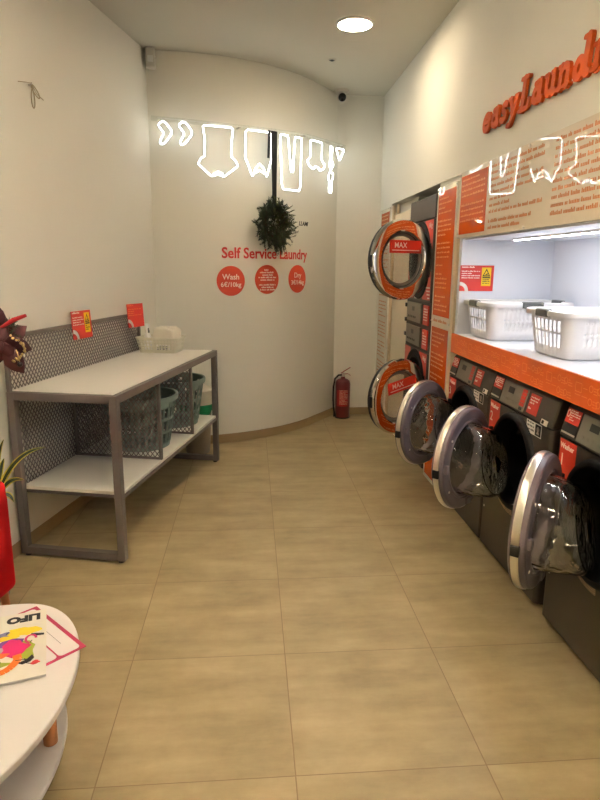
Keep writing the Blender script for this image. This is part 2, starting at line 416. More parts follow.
for nm, loops, _ in NEON:
    mb = MB()
    for lo in loops:
        closed = len(lo) > 3 or nm == 'neon_pennant'
        P = densify(smooth_poly(lo, closed, *((1, .16) if nm == 'neon_arrow' else (1, .07))), closed)
        mb.tube([npos(*p) for p in P], .0052, 8, closed)
    tb_ = mb.build(nm, 'neon', ns, 60)
    bk = MB()
    for lo in loops:
        closed = len(lo) > 3 or nm == 'neon_pennant'
        P = densify(smooth_poly(lo, closed, *((1, .16) if nm == 'neon_arrow' else (1, .07))), closed)
        bk.tube([npos(*p, .0062) for p in P], .0060, 8, closed)
    bk.build('tube_backing', 'white_plastic', tb_, 60)
rail = MB()
zs_ = lambda s: 2.622-.02*math.sin(min(s, 1.2)/1.2*PI)*1.0 + max(0, s-1.2)*.035
n_ = 50; sv = [-.07+(2.05+.07)*i/n_ for i in range(n_+1)]
for a, b in zip(sv, sv[1:]):
    A = Vector(npos(a, zs_(a))); B = Vector(npos(b, zs_(b)))
    rail.bar(A, B, .006, .035, (0, 0, 1))
rail.build('acrylic_rail', 'acrylic', ns)
for s in (.0, .62, 1.3, 2.0):
    a = npos(s, zs_(s)); th = min(s/1.585, TA); d = Vector((math.sin(th), -math.cos(th), 0))
    MB().tube([Vector(a), Vector(a)-d*(OFF+.004)], .007, 10).build('standoff', 'silver', ns, 40)
MB().tube([npos(s, zs_(s)+.005) for s in [-.02+.05*i for i in range(41)]], .003, 6).build('feed_cable', 'white_plastic', ns, 60)

# ------------------------------------------------------------------ wall lettering and price discs
wl = tag(add_text(MB(), 'Self Service Laundry', .122, (lambda f: lambda x, y, z: f(x*.935, y, z))(on_wall(.908, 1.628, .0012)), ext=.001, bold=.0028, space=1.0).build('wall_lettering', 'red_txt'),
         'red words Self Service Laundry on the curved back wall under the wreath', 'lettering')
sl = tag(add_text(MB(), 'LLAMI', .052, on_wall(1.315, 1.902, .0012), ext=.001, bold=.001, shear=.25).build('wall_script', 'black_ink'),
         'small black slanted word on the curved wall right of the wreath', 'lettering')
def disc(s, z, r, nm, lines, label):
    t = thing('price_disc', (0, 0, 0), 0, label, 'wall sticker', 'round stickers under the wall lettering')
    fn = on_wall(s, z, 0)
    mb = MB(); N_ = 48
    vs = [fn(0, 0, .0018)]
    for rr in (.5, 1):
        vs += [fn(rr*r*math.cos(2*PI*k/N_), rr*r*math.sin(2*PI*k/N_), .0018) for k in range(N_)]
    vs += [fn(r*math.cos(2*PI*k/N_), r*math.sin(2*PI*k/N_), -.004) for k in range(N_)]
    fs = [(0, 1+k, 1+(k+1) % N_) for k in range(N_)]
    for o_ in (0, N_): fs += [(1+o_+k, 1+o_+(k+1) % N_, 1+o_+N_+(k+1) % N_, 1+o_+N_+k) for k in range(N_)]
    mb.add(vs, fs); mb.build('disc', 'disc', t, 40)
    tx = MB()
    for tt, size, y in lines: add_text(tx, tt, size, on_wall(s, z+y, .0026), ext=.0008, bold=.0008)
    tx.build('printed_words', 'white_ink', t)
    return t
disc(.522, 1.402, .124, 'a', [('Wash', .064, .032), ('6€/10kg', .054, -.032)], 'left round orange wall sticker reading Wash, a price and 10kg')
d2 = disc(.866, 1.413, .124, 'b', [], 'middle round orange wall sticker filled with small lines of print')
tx = MB(); rn = random.Random(3)
for i, wd in enumerate((.06, .15, .10, .18, .14, .0, .17, .12, .15)):
    z = .088-.021*i
    if wd: words(tx, lambda u, v: on_wall(.866, 1.413, .0026)(u, v, 0), -wd/2, wd/2+.01, z-.0135, z, .03, .013, rn)
tx.build('printed_words', 'white_ink', d2)
disc(1.234, 1.415, .124, 'c', [('Dry', .064, .032), ('3€/14kg', .054, -.032)], 'right round orange wall sticker reading Dry, a price and 14kg')

# ------------------------------------------------------------------ fir wreath on its ribbon
WS = .885; wx, wy = arc(WS, .075); wth = WS/RW
wt = Vector((math.cos(wth), math.sin(wth), 0)); wn = Vector((math.sin(wth), -math.cos(wth), 0))
wre = thing('hanging_wreath', (wx, wy, 1.88), 0, 'dark green fir wreath hanging on a black ribbon before the curved wall', 'wreath')
def wp(a, n, z): p = wt*a+wn*n; return Vector((p.x, p.y, z))
rw = random.Random(11)
def sprig(mb, tw, base, d, ln, needles, nl, spread=1.0, rr=rw):
    d = d.normalized(); side = d.orthogonal().normalized(); tipp = base+d*ln
    tw.tube([base, base+d*ln*.5, tipp], [.003, .0022, .001], 5)
    for i in range(needles):
        t = (i+.5)/needles; p = base+d*ln*t; a = rr.uniform(0, 2*PI)
        o = (Matrix.Rotation(a, 3, d) @ side); nd = (o*spread+d*rr.uniform(.5, 1.1)).normalized()
        wv = nd.cross(d).normalized()*.0028; l = nl*rr.uniform(.7, 1.15)*(1-.35*t)
        mb.add([p-wv, p+wv, p+nd*l*.6+wv*.8, p+nd*l, p+nd*l*.6-wv*.8], [(0, 1, 2, 3, 4)])
fo = {'fir': MB(), 'fir2': MB(), 'fir_dark': MB()}; tw = MB()
for i in range(270):
    a = rw.uniform(0, 2*PI); R_ = rw.choice((.05, .085, .105, .12))+rw.uniform(-.03, .025)
    base = wp(R_*math.cos(a), rw.uniform(-.03, .03), R_*math.sin(a)*1.05)
    tang = wp(-math.sin(a), 0, math.cos(a)); out = wp(math.cos(a), 0, math.sin(a))
    d = tang*rw.choice((1, -1))*.8+out*rw.uniform(.0, 1.0)+wn*rw.uniform(-.1, .7)
    k = 'fir2' if (math.cos(a) > .3 and math.sin(a) > .2 and rw.random() < .5) else rw.choice(('fir', 'fir', 'fir_dark'))
    sprig(fo[k], tw, base, d, rw.uniform(.07, .125), 36, .03)
for i in range(60):          # the tail hanging down
    b = wp(rw.uniform(-.05, .09), rw.uniform(-.01, .04), rw.uniform(-.155, -.03))
    d = wp(rw.uniform(-.25, .25)+.12, rw.uniform(-.1, .15), -1)
    sprig(fo[rw.choice(('fir', 'fir_dark'))], tw, b, d, rw.uniform(.07, .125), 34, .024)
for a_, z_, l_ in ((.03, -.14, .11), (.045, -.13, .12), (.02, -.15, .08)):
    sprig(fo['fir'], tw, wp(a_, .01, z_), wp(.1, 0, -1), l_, 40, .02)
for a_, z_ in ((.14, .10), (.15, .06), (.12, .13), (.16, .0)):
    sprig(fo['fir2'], tw, wp(a_-.04, .02, z_-.03), wp(.8, .2, .45), .10, 30, .024)
tw.tube([wp(.105*math.cos(2*PI*i/30), 0, .11*math.sin(2*PI*i/30)) for i in range(30)], .016, 8, True)
for k, m_ in fo.items(): m_.build('fir_needles', k, wre)
tw.build('twigs', 'twig', wre)
rb = MB()
top = 2.605
for o_, w_ in ((-.018, .036), (.014, .026)):
    rb.bar(wp(o_, .012, top-1.88), wp(o_*.3, .012, .13), w_, .002, wn)
rb.build('ribbon', 'ribbon', wre)
MB().bar(wp(-.055, .016, .725), wp(-.065, .016, .51), .024, .002, wn).build('ribbon_tail', 'ribbon', wre)
bm_ = MB()
for i in range(10):
    a = rw.uniform(0, 2*PI); p = wp(.12*math.cos(a), .05, .12*math.sin(a))
    bm_.lathe([(.0004, .008), (.006, .005), (.008, 0), (.006, -.005), (.0004, -.008)], 8, o=p)
bm_.build('seed_cones', 'twig', wre, 60)

# ------------------------------------------------------------------ fire extinguisher
ex = thing('fire_extinguisher', (.93, 6.06, 0), 0, 'dark red fire extinguisher standing in the alcove at the back', 'fire extinguisher')
MB().lathe([(.0005, 0), (.072, 0), (.076, .008), (.076, .36), (.07, .385), (.05, .402), (.024, .41), (.02, .43), (.0005, .43)], 32).build('cylinder', 'extinguisher', ex, 40)
MB().lathe([(.078, .0), (.079, .012), (.076, .014)], 32).build('foot_ring', 'black', ex)
MB().lathe([(.018, .425), (.02, .44), (.02, .462), (.012, .47), (.0005, .47)], 20).build('valve', 'silver', ex, 40)
lv = MB(); lv.bar((-.02, 0, .465), (.075, 0, .525), .024, .004, (-.5, 0, 1)); lv.build('squeeze_lever', 'red_lever', ex, bevel=.001)
lv = MB(); lv.bar((-.02, 0, .455), (.05, 0, .458), .022, .004, (0, 0, 1)); lv.bar((.05, 0, .458), (.078, 0, .44), .022, .004, (.5, 0, 1)); lv.build('carry_handle', 'red_lever', ex, bevel=.001)
MB().tube([(-.015, -.01, .448), (-.05, -.015, .445), (-.085, -.02, .41), (-.098, -.02, .33), (-.1, -.02, .2), (-.095, -.03, .1), (-.088, -.035, .06)], .010, 10).build('hose', 'black', ex, 60)
MB().tube([(-.088, -.035, .075), (-.085, -.038, .0455), (-.083, -.04, .02)], [.011, .014, .018], 12).build('nozzle', 'black', ex, 60)
cl = Open()
for rr, zz0, zz1, a0, a1 in ((.0772, .13, .30, 215, 305),):
    n_ = 14
    vs = [(rr*math.cos(rad(a0+(a1-a0)*i/n_)), rr*math.sin(rad(a0+(a1-a0)*i/n_)), z) for z in (zz0, zz1) for i in range(n_+1)]
    cl.add(vs, [(i, i+1, n_+2+i, n_+1+i) for i in range(n_)])
cl.build('label_field', 'red_lever', ex)
tx = MB(); rn = random.Random(5)
words(tx, lambda u, v: (.0778*math.cos(rad(270)+u/.0778), .0778*math.sin(rad(270)+u/.0778), v), -.045, .045, .14, .30, .014, .009, rn)
tx.build('printed_words', 'label_tan', ex)

# ------------------------------------------------------------------ right wall: panels (local x = towards the viewer along the wall, y = into the wall)
RZ = rad(-90)
def panel(name, ya, yb, z0, z1, label, cat='sign panel'):
    t = thing(name, (XR, ya, 0), RZ, label, cat)
    W = ya-yb
    MB().box(0, W, -.004, .011, z0, z1).build('acrylic_board', 'cream_gloss', t, bevel=.0015)
    return t, W
def fields(t, fs, m='orange', nm='orange_field'):
    for (a, b, c, d) in fs: MB().box(a, b, -.0052, -.0035, c, d).build(nm, m, t)
def screw(t, u, z): MB().lathe([(.0005, -.012), (.007, -.011), (.008, -.004), (.008, -.001)], 14, o=(u, 0, z), axis='y').build('panel_screw', 'chrome_soft', t, 40)
PF = lambda u, v: (u, -.0058, v)
# tall orange panel between washers and dryers
t, W = panel('tall_sign_panel', 4.265, 3.845, 0.0, 2.05, 'tall glossy orange sign panel standing between the dryer tower and the washers')
fields(t, [(.03, W-.03, .03, 1.12), (.03, W-.03, 1.20, 2.02)])
tx = MB(); rn = random.Random(21)
for (a, b, c, d) in ((.05, .33, 1.52, 1.98), (.05, .30, 1.36, 1.49), (.06, .33, 1.235, 1.34), (.05, .33, .62, 1.09), (.05, .28, .2, .55)):
    words(tx, PF, a, b, c, d, .030, .013, rn, para=4)
tx.build('printed_lines', 'text_cream', t)
tx = MB(); words(tx, PF, .06, W-.06, 1.145, 1.18, .05, .022, rn); tx.build('printed_title', 'text_orange', t)
for u, z in ((.02, 2.035), (W-.02, 2.035), (.02, 1.16), (W-.02, 1.16)): screw(t, u, z)
# far panel beside the cream board
t, W = panel('far_sign_panel', 6.12, 5.70, 0.085, 2.065, 'narrow cream sign panel with orange print at the far end beside the alcove')
fields(t, [(.03, W-.04, 1.84, 2.03)])
tx = MB(); words(tx, PF, .05, W-.05, .3, 1.80, .034, .015, rn, para=5); tx.build('printed_lines', 'text_orange', t)
tx = MB(); words(tx, PF, .05, W-.08, 1.86, 2.01, .034, .014, rn); tx.build('printed_title', 'text_cream', t)
for u, z in ((.02, 2.05), (W-.02, 2.05)): screw(t, u, z)
# wide panel over the niche
t, W = panel('wide_sign_panel', 3.815, 1.62, 1.70, 2.085, 'wide glossy sign panel over the niche, cream with orange print and one orange end')
fields(t, [(.03, .45, 1.722, 2.058)])
tx = MB(); words(tx, PF, .05, .42, 1.74, 2.04, .030, .012, rn, para=4); tx.build('printed_lines', 'text_cream', t)
for a, b, c, d in ((.50, 1.12, 1.79, 2.06), (.50, 1.02, 1.725, 1.78), (1.20, 1.9, 1.74, 2.06)):
    tx = MB(); words(tx, PF, a, b, c, d, .0330, .0185, rn); tx.build('printed_column', 'text_orange', t)
for u, z in ((.02, 1.712), (.02, 2.072), (.95, 2.072), (.95, 1.712), (1.9, 2.072)): screw(t, u, z)
# cream post at the niche edge and trims of the dryer bay
tag(MB().box(XR-.004, XR+.03, 3.799, 3.842, .0, 1.70).build('corner_post', 'cream_frame', bevel=.003), 'slim cream post between the tall orange panel and the niche', 'post')
cb = thing('cream_board', (1.31, 5.68, 0), RZ, 'plain cream filler board between the far sign panel and the dryer tower', 'panel')
MB().box(0, .63, 0, .045, 0, 1.99).build('board', 'cream', cb, bevel=.004)
MB().box(-.0, .05, -.02, .0, 0, 2.07).build('edge_batten', 'cream_frame', cb, bevel=.003)
MB().box(.17, .20, -.02, .0, 1.99, 2.07).build('edge_batten', 'cream_frame', cb, bevel=.003)
for z in (1.22, 1.10, .98, 1.36):
    MB().box(.59, .625, -.014, .0, z-.016, z+.016).build('catch', 'black', cb, bevel=.003)

# niche lining and counter
nl = MB()
nl.box(XR+.0, 1.895, 3.72, 3.765, 1.02, 1.70)              # far cheek
nl.box(1.87, 1.90, 1.6, 3.72, 1.02, 1.70)                   # rear
nl.box(XR+.012, 1.87, 1.6, 3.72, 1.69, 1.708)               # lid
structure(nl.build('trim_niche', 'niche'))
ct = thing('counter_shelf', (XR, 3.762, 0), RZ, 'long white counter over the washers with an orange front strip', 'counter')
MB().box(0, 2.16, -.008, .60, 1.075, 1.118).build('worktop', 'niche', ct, bevel=.002)
MB().box(0, 2.16, -.018, -.006, 1.0, 1.12).build('front_strip', 'strip_orange', ct, bevel=.001)
ic = MB(); rn = random.Random(4)
FF = lambda u, v: (u, -.0188, v)
def stroke(mb, a, b, w_): mb.bar((a[0], -.0186, a[1]), (b[0], -.0186, b[1]), w_, .0006, (0, -1, 0))
for k in range(9):
    u0 = .08+.24*k
    for r0 in (0,):
        for (a, b) in (((0, 0), (.045, 0)), ((.045, 0), (.045, .035)), ((.045, .035), (0, .035)), ((0, .035), (0, 0)), ((.05, -.012), (.09, -.012)), ((0, -.012), (.04, -.012)), ((.055, .02), (.085, .02))):
            stroke(ic, (u0+a[0], 1.055+a[1]), (u0+b[0], 1.055+b[1]), .003)
    for cx in (.11, .165):
        for cz in (1.028, 1.078):
            P = [(u0+cx+.013*math.cos(2*PI*i/10), cz+.004+.013*math.sin(2*PI*i/10)) for i in range(11)]
            for a, b in zip(P, P[1:]): stroke(ic, a, b, .0035)
            words(ic, FF, u0+cx+.018, u0+cx+.052, cz-.014, cz+.014, .0105, .0065, rn)
ic.build('wash_symbols', 'icon', ct)
ld = thing('led_strip', (1.50, 3.46, 1.69), RZ, 'slim white LED strip under the top of the niche', 'light strip')
MB().box(0, 1.7, -.011, .011, -.011, 0).build('channel', 'chrome_soft', ld)
MB().box(.005, 1.695, -.006, .006, -.0135, -.0108).build('diffuser', 'led', ld)

# warning placards
def placard(name, root_loc, rz, w, h, label, tri=True, tilt=0, faint=False):
    t = thing(name, root_loc, rz, label, 'placard'); t.rotation_euler = (tilt, 0, rz)
    MB().box(-w/2, w/2, -.002, .002, 0, h).build('card', 'placard', t)
    if tilt: MB().box(-.015, .015, .002, .012, h*.42, h*.56).build('clip', 'silver', t)
    fn = lambda u, v: (u, -.0026, v)
    tx = MB(); rn = random.Random(int(w*1000)+int(h*7000))
    words(tx, fn, -w*.46, w*(.10 if tri else .4), h*.42, h*.8, h*.085, h*.045, rn, para=4)
    words(tx, fn, -w*.46, -w*.05, h*.86, h*.97, h*.2, h*.06, rn)
    tx.build('printed_lines', 'icon' if faint else 'white_ink', t)
    N_ = 12; R1, R0 = h*.36, h*.22; mb = MB()
    vs = [(-w/2+r*math.cos(a), -.0026, r*math.sin(a)) for r in (R0, R1) for a in [rad(90*i/N_) for i in range(N_+1)]]
    mb.add(vs, [(i, i+1, N_+2+i, N_+1+i) for i in range(N_)]); mb.build('white_arc', 'white_ink', t)
    if tri:
        a, b, c, d = w*.14, w*.42, h*.2, h*.92
        y = MB().box(a, b, -.0028, -.0018, c, d).build('yellow_label', 'yellow', t)
        mb = MB(); cx = (a+b)/2; hw_ = (b-a)*.42; z0 = c+(d-c)*.52; z1 = d-(d-c)*.05
        O = [(cx-hw_, z0), (cx+hw_, z0), (cx, z1)]; I = [(cx-hw_*.62, z0+(z1-z0)*.14), (cx+hw_*.62, z0+(z1-z0)*.14), (cx, z0+(z1-z0)*.76)]
        mb.add([(u, -.0032, v) for u, v in O+I], [(0, 1, 4, 3), (1, 2, 5, 4), (2, 0, 3, 5)])
        mb.add([(u, -.0032, v) for u, v in ((cx-hw_*.4, z0+(z1-z0)*.2), (cx+hw_*.35, z0+(z1-z0)*.2), (cx+hw_*.3, z0+(z1-z0)*.42), (cx-.1*hw_, z0+(z1-z0)*.3))], [(0, 1, 2, 3)])
        mb.add([(u, -.0032, v) for u, v in ((a+.1*(b-a), z0-(d-c)*.1), (b-.08*(b-a), z0-(d-c)*.1), (b-.08*(b-a), z0-(d-c)*.03), (a+.1*(b-a), z0-(d-c)*.03))], [(0, 1, 2, 3)])
        words(mb, lambda u, v: (u, -.0032, v), a+.12*(b-a), b-.1*(b-a), c+.02*h, z0-(d-c)*.14, h*.07, h*.045, rn)
        mb.build('warning_mark', 'black_ink', t)
    return t
placard('warning_placard', (1.388, 3.716, 1.384), 0, .212, .155, 'red placard with a yellow warning label on the niche side wall')

# white laundry baskets
def rrect(hx, hy, r, n=10):
    P = []
    for cx, cy, a0 in ((hx-r, hy-r, 0), (-hx+r, hy-r, 90), (-hx+r, -hy+r, 180), (hx-r, -hy+r, 270)):
        P += [(cx+r*math.cos(rad(a0+90*i/n)), cy+r*math.sin(rad(a0+90*i/n))) for i in range(n+1)]
    return P
def resample(P, step):
    n = len(P); seg = [math.hypot(P[(i+1) % n][0]-P[i][0], P[(i+1) % n][1]-P[i][1]) for i in range(n)]
    T = sum(seg); k = int(T/step); out = []; i = 0; acc = 0
    for j in range(k):
        t = T*j/k
        while acc+seg[i] < t: acc += seg[i]; i += 1
        f = (t-acc)/max(seg[i], 1e-9); a, b = P[i], P[(i+1) % n]
        out.append((a[0]+(b[0]-a[0])*f, a[1]+(b[1]-a[1])*f))
    return out
def perf_shell(mb, base, levels, hole):
    """base: plan outline; levels: list of (z, scale_x, scale_y); hole(i, j, p): True where the wall is open"""
    n = len(base)
    vs = [(x*sx, y*sy, z) for z, sx, sy in levels for x, y in base]
    fs = []
    for j in range(len(levels)-1):
        for i in range(n):
            if not hole(i, j, base[i]): fs.append((j*n+i, j*n+(i+1) % n, (j+1)*n+(i+1) % n, (j+1)*n+i))
    fs.append(tuple(range(n)))
    mb.add(vs, fs)
def white_basket(x, y, label, clip_side):
    t = thing('laundry_basket', (x, y, 1.1205), 0, label, 'laundry basket', 'white laundry baskets on the counter')
    HX, HY = .218, .165; base = resample(rrect(HX, HY, .05), .0115)
    lv = [(0, .94, .92), (.012, 1.0, 1.0), (.05, 1.02, 1.03), (.066, 1.03, 1.04), (.088, 1.045, 1.065), (.098, 1.05, 1.075), (.112, 1.06, 1.09), (.122, 1.066, 1.10), (.160, 1.09, 1.14), (.172, 1.095, 1.15), (.19, 1.10, 1.16), (.205, 1.11, 1.18)]
    def hole(i, j, p):
        on_end = abs(p[0]) > HX-.012 and abs(p[1]) < HY-.055
        on_long = abs(p[1]) > HY-.012 and abs(p[0]) < HX-.07
        if on_end: return (j in (2, 3, 4, 5, 7, 8) or j == 6 and False) and i % 3 != 0
        if on_long: return j in (3, 4, 6, 8) and i % 2 == 0
        return False
    mb = MB(); perf_shell(mb, base, lv, hole)
    mb.build('body', 'white_basket', t, 50, solid=.003)
    rm = MB(); P = rrect(HX*1.13, HY*1.22, .06, 8)
    n = len(P); prof = [(-.004, .188), (.016, .188), (.02, .196), (.018, .212), (.008, .216), (-.006, .21)]
    vs = []
    for x_, y_ in P:
        L_ = Vector((x_, y_)).normalized()
        vs += [(x_+L_.x*o, y_+L_.y*o, z) for o, z in prof]
    k = len(prof)
    rm.add(vs, [(i*k+a, i*k+(a+1) % k, ((i+1) % n)*k+(a+1) % k, ((i+1) % n)*k+a) for i in range(n) for a in range(k)])
    rm.build('rim', 'white_basket', t, 50)
    for ux, uy, hl in ((-1, 0, .055), (1, 0, .055), (0, -1, .06)):
        g = MB(); e = HX*1.13 if ux else HY*1.22
        for d0, d1, z0, z1 in ((-.010, .024, .184, .221),):
            if ux: g.box(min(ux*(e+d0), ux*(e+d1)), max(ux*(e+d0), ux*(e+d1)), -hl, hl, z0, z1)
            else: g.box(-hl, hl, min(uy*(e+d0), uy*(e+d1)), max(uy*(e+d0), uy*(e+d1)), z0, z1)
        g.build('grip', 'clip', t, bevel=.008, bseg=3)
    return t
white_basket(1.558, 3.495, 'white plastic laundry basket with grey rim grips, at the far end of the counter', 0)
white_basket(1.613, 2.75, 'white plastic laundry basket with grey rim grips, nearer one, cut by the picture edge', 1)

# ------------------------------------------------------------------ washers
MW, MH = .69, .983
def hole_plate(mb, x0, x1, z0, z1, cx, cz, r, y=0, N_=72):
    an = sorted(set([2*PI*i/N_ for i in range(N_)]+[math.atan2(zz-cz, xx-cx) % (2*PI) for xx in (x0, x1) for zz in (z0, z1)]))
    a_in, a_out = [], []
    for a in an:
        c, s = math.cos(a), math.sin(a)
        tt = min([((x1 if c > 0 else x0)-cx)/c if abs(c) > 1e-9 else 1e9, ((z1 if s > 0 else z0)-cz)/s if abs(s) > 1e-9 else 1e9])
        a_in.append((cx+r*c, y, cz+r*s)); a_out.append((cx+tt*c, y, cz+tt*s))
    n = len(an)
    mb.add(a_in+a_out, [(i, (i+1) % n, n+(i+1) % n, n+i) for i in range(n)])
def cabinet_body(mb, w_, z0, z1, holes, depth, rc=.022):
    """front with round openings, rounded vertical edges, sides and back"""
    zs = [z0]+[0.5*(a[1]+b[1]) for a, b in zip(holes, holes[1:])]+[z1]
    for i, (cx, cz, r) in enumerate(holes): hole_plate(mb, rc, w_-rc, zs[i], zs[i+1], cx, cz, r)
    nn = 6
    L_ = [(rc-rc*math.sin(rad(90*i/nn)), rc-rc*math.cos(rad(90*i/nn))) for i in range(nn+1)]
    prof = L_+[(0, depth), (w_, depth)]+[(w_-x, y) for x, y in L_[::-1]]
    n = len(prof)
    vs = [(x, y, z) for z in (z0, z1) for x, y in prof]
    mb.add(vs, [(i, i+1, n+i+1, n+i) for i in range(n-1)])
    mb.add([(x, y, z1) for x, y in prof], [tuple(range(n))]); mb.add([(x, y, z0) for x, y in prof], [tuple(range(n))])
def drum(t, cx, cz, r, dep, fy=0):
    Open().lathe([(r+.012, fy-.004), (r+.004, fy-.009), (r-.010, fy-.006), (r-.022, fy+.03), (r-.018, .06)], 56, o=(cx, 0, cz), axis='y').build('gasket', 'gasket', t, 50)
    Open().lathe([(r-.018, .06), (r+.01, .07), (r+.01, dep), (.06, dep+.02), (.0005, dep+.0)], 48, o=(cx, 0, cz), axis='y').build('drum', 'drum', t, 40)
    for k in range(3):
        mb = MB()
        a = 2*PI*k/3+.5
        p = Vector((cx+(r-.01)*math.cos(a), .09, cz+(r-.01)*math.sin(a))); q = p+Vector((0, dep-.12, 0))
        mb.bar(p, q, .05, .05, (math.cos(a), 0, math.sin(a)))
        mb.build('lifter', 'drum', t, bevel=.012)
def corner_sticker(t, x0, x1, z0, z1, cx, cz, R, lines, part='number_sticker', y=-.0008):
    """rectangle with the round opening bitten out of it"""
    N_ = 40; P = []
    poly = []
    # sample the rectangle columns, keep the side away from the circle
    up = (z0+z1)/2 > cz
    n = 24; top, bot = [], []
    for i in range(n+1):
        x = x0+(x1-x0)*i/n; d = R*R-(x-cx)**2
        if up:
            zb = max(z0, cz+math.sqrt(d)) if d > 0 else z0
            top.append((x, z1)); bot.append((x, min(zb, z1)))
        else:
            zt = min(z1, cz-math.sqrt(d)) if d > 0 else z1
            top.append((x, max(zt, z0))); bot.append((x, z0))
    mb = MB()
    vs = [(x, y, z) for x, z in top]+[(x, y, z) for x, z in bot]
    mb.add(vs, [(i, i+1, n+1+i+1, n+1+i) for i in range(n)])
    st = mb.build(part, 'red', t)
    if lines:
        tx = MB()
        for s, size, u, v in lines: add_text(tx, s, size, lambda a, b, c: (u+a, y-.0006-c*.3, v+b), ext=.0006, bold=.0008, align='LEFT')
        tx.build('printed_words', 'white_ink', st)
    return st
def washer_door(parent, hx, hz, theta):
    R_ = .262
    d = Open(); d.caps = (False, False)
    # plastic frame ring: inside face towards +y
    d.lathe([(.258, -.032), (.246, -.040), (.205, -.044), (.190, -.040), (.188, .0), (.176, .018), (.192, .026), (.199, .020), (.204, .0255), (.246, .0245), (.255, .019), (.258, .008)], 64, o=(R_, 0, 0), axis='y', closed=True)
    dr = d.build('door', 'door_plastic', parent, 22, loc=(hx, -.035, hz), rot=(0, 0, -rad(theta)))
    MB().lathe([(.255, -.028), (.261, -.026), (.263, -.020), (.263, -.005), (.261, .001), (.255, .002)], 64, o=(R_, 0, 0), axis='y', closed=True).build('door_rim', 'chrome_soft', dr, 50)
    def md(x, y, z):
        k = (z)/.18
        return (x, .015+(y-.015)*(1-.28*k), z) if y > .04 else (x, y, z)
    Open().lathe([(.182, .010), (.178, .020), (.174, .05), (.166, .10), (.156, .145), (.140, .166), (.10, .172), (.05, .170), (.0005, .168)], 48, o=(R_, 0, 0), axis='y', mod=md).build('glass_bowl', 'bowl', dr, 35, solid=.009)
    MB().lathe([(.0005, -.052), (.12, -.050), (.192, -.042), (.192, -.038), (.12, -.045), (.0005, -.047)], 48, o=(R_, 0, 0), axis='y').build('outer_glass', 'glass_outer', dr, 35)
    MB().box(2*R_-.036, 2*R_-.018, .018, .040, -.022, .022).build('latch', 'door_plastic', dr, bevel=.004, loc=(0, 0, 0))
    MB().box(.012, .060, .020, .034, -.018, .018).build('inner_catch', 'door_plastic', dr, bevel=.003, loc=(R_-.06, 0, -.225))
    MB().box(2*R_-.012, 2*R_+.007, -.026, .006, -.045, -.005).build('handle_recess', 'black', dr, bevel=.003)
    h = MB(); h.box(-.022, .040, -.012, .016, .05, .095); h.box(-.022, .040, -.012, .016, -.095, -.05); h.tube([(-.012, .012, -.11), (-.012, .012, .11)], .011, 12)
    h.build('hinge', 'body_dark', dr, bevel=.002)
    for s in (-1, 1):
        MB().lathe([(.0005, .028), (.006, .027), (.0075, .022)], 10, o=(R_+.222*math.cos(rad(35*s)), 0, .222*math.sin(rad(35*s))), axis='y').build('door_screw', 'chrome_soft', dr, 40)
    return dr
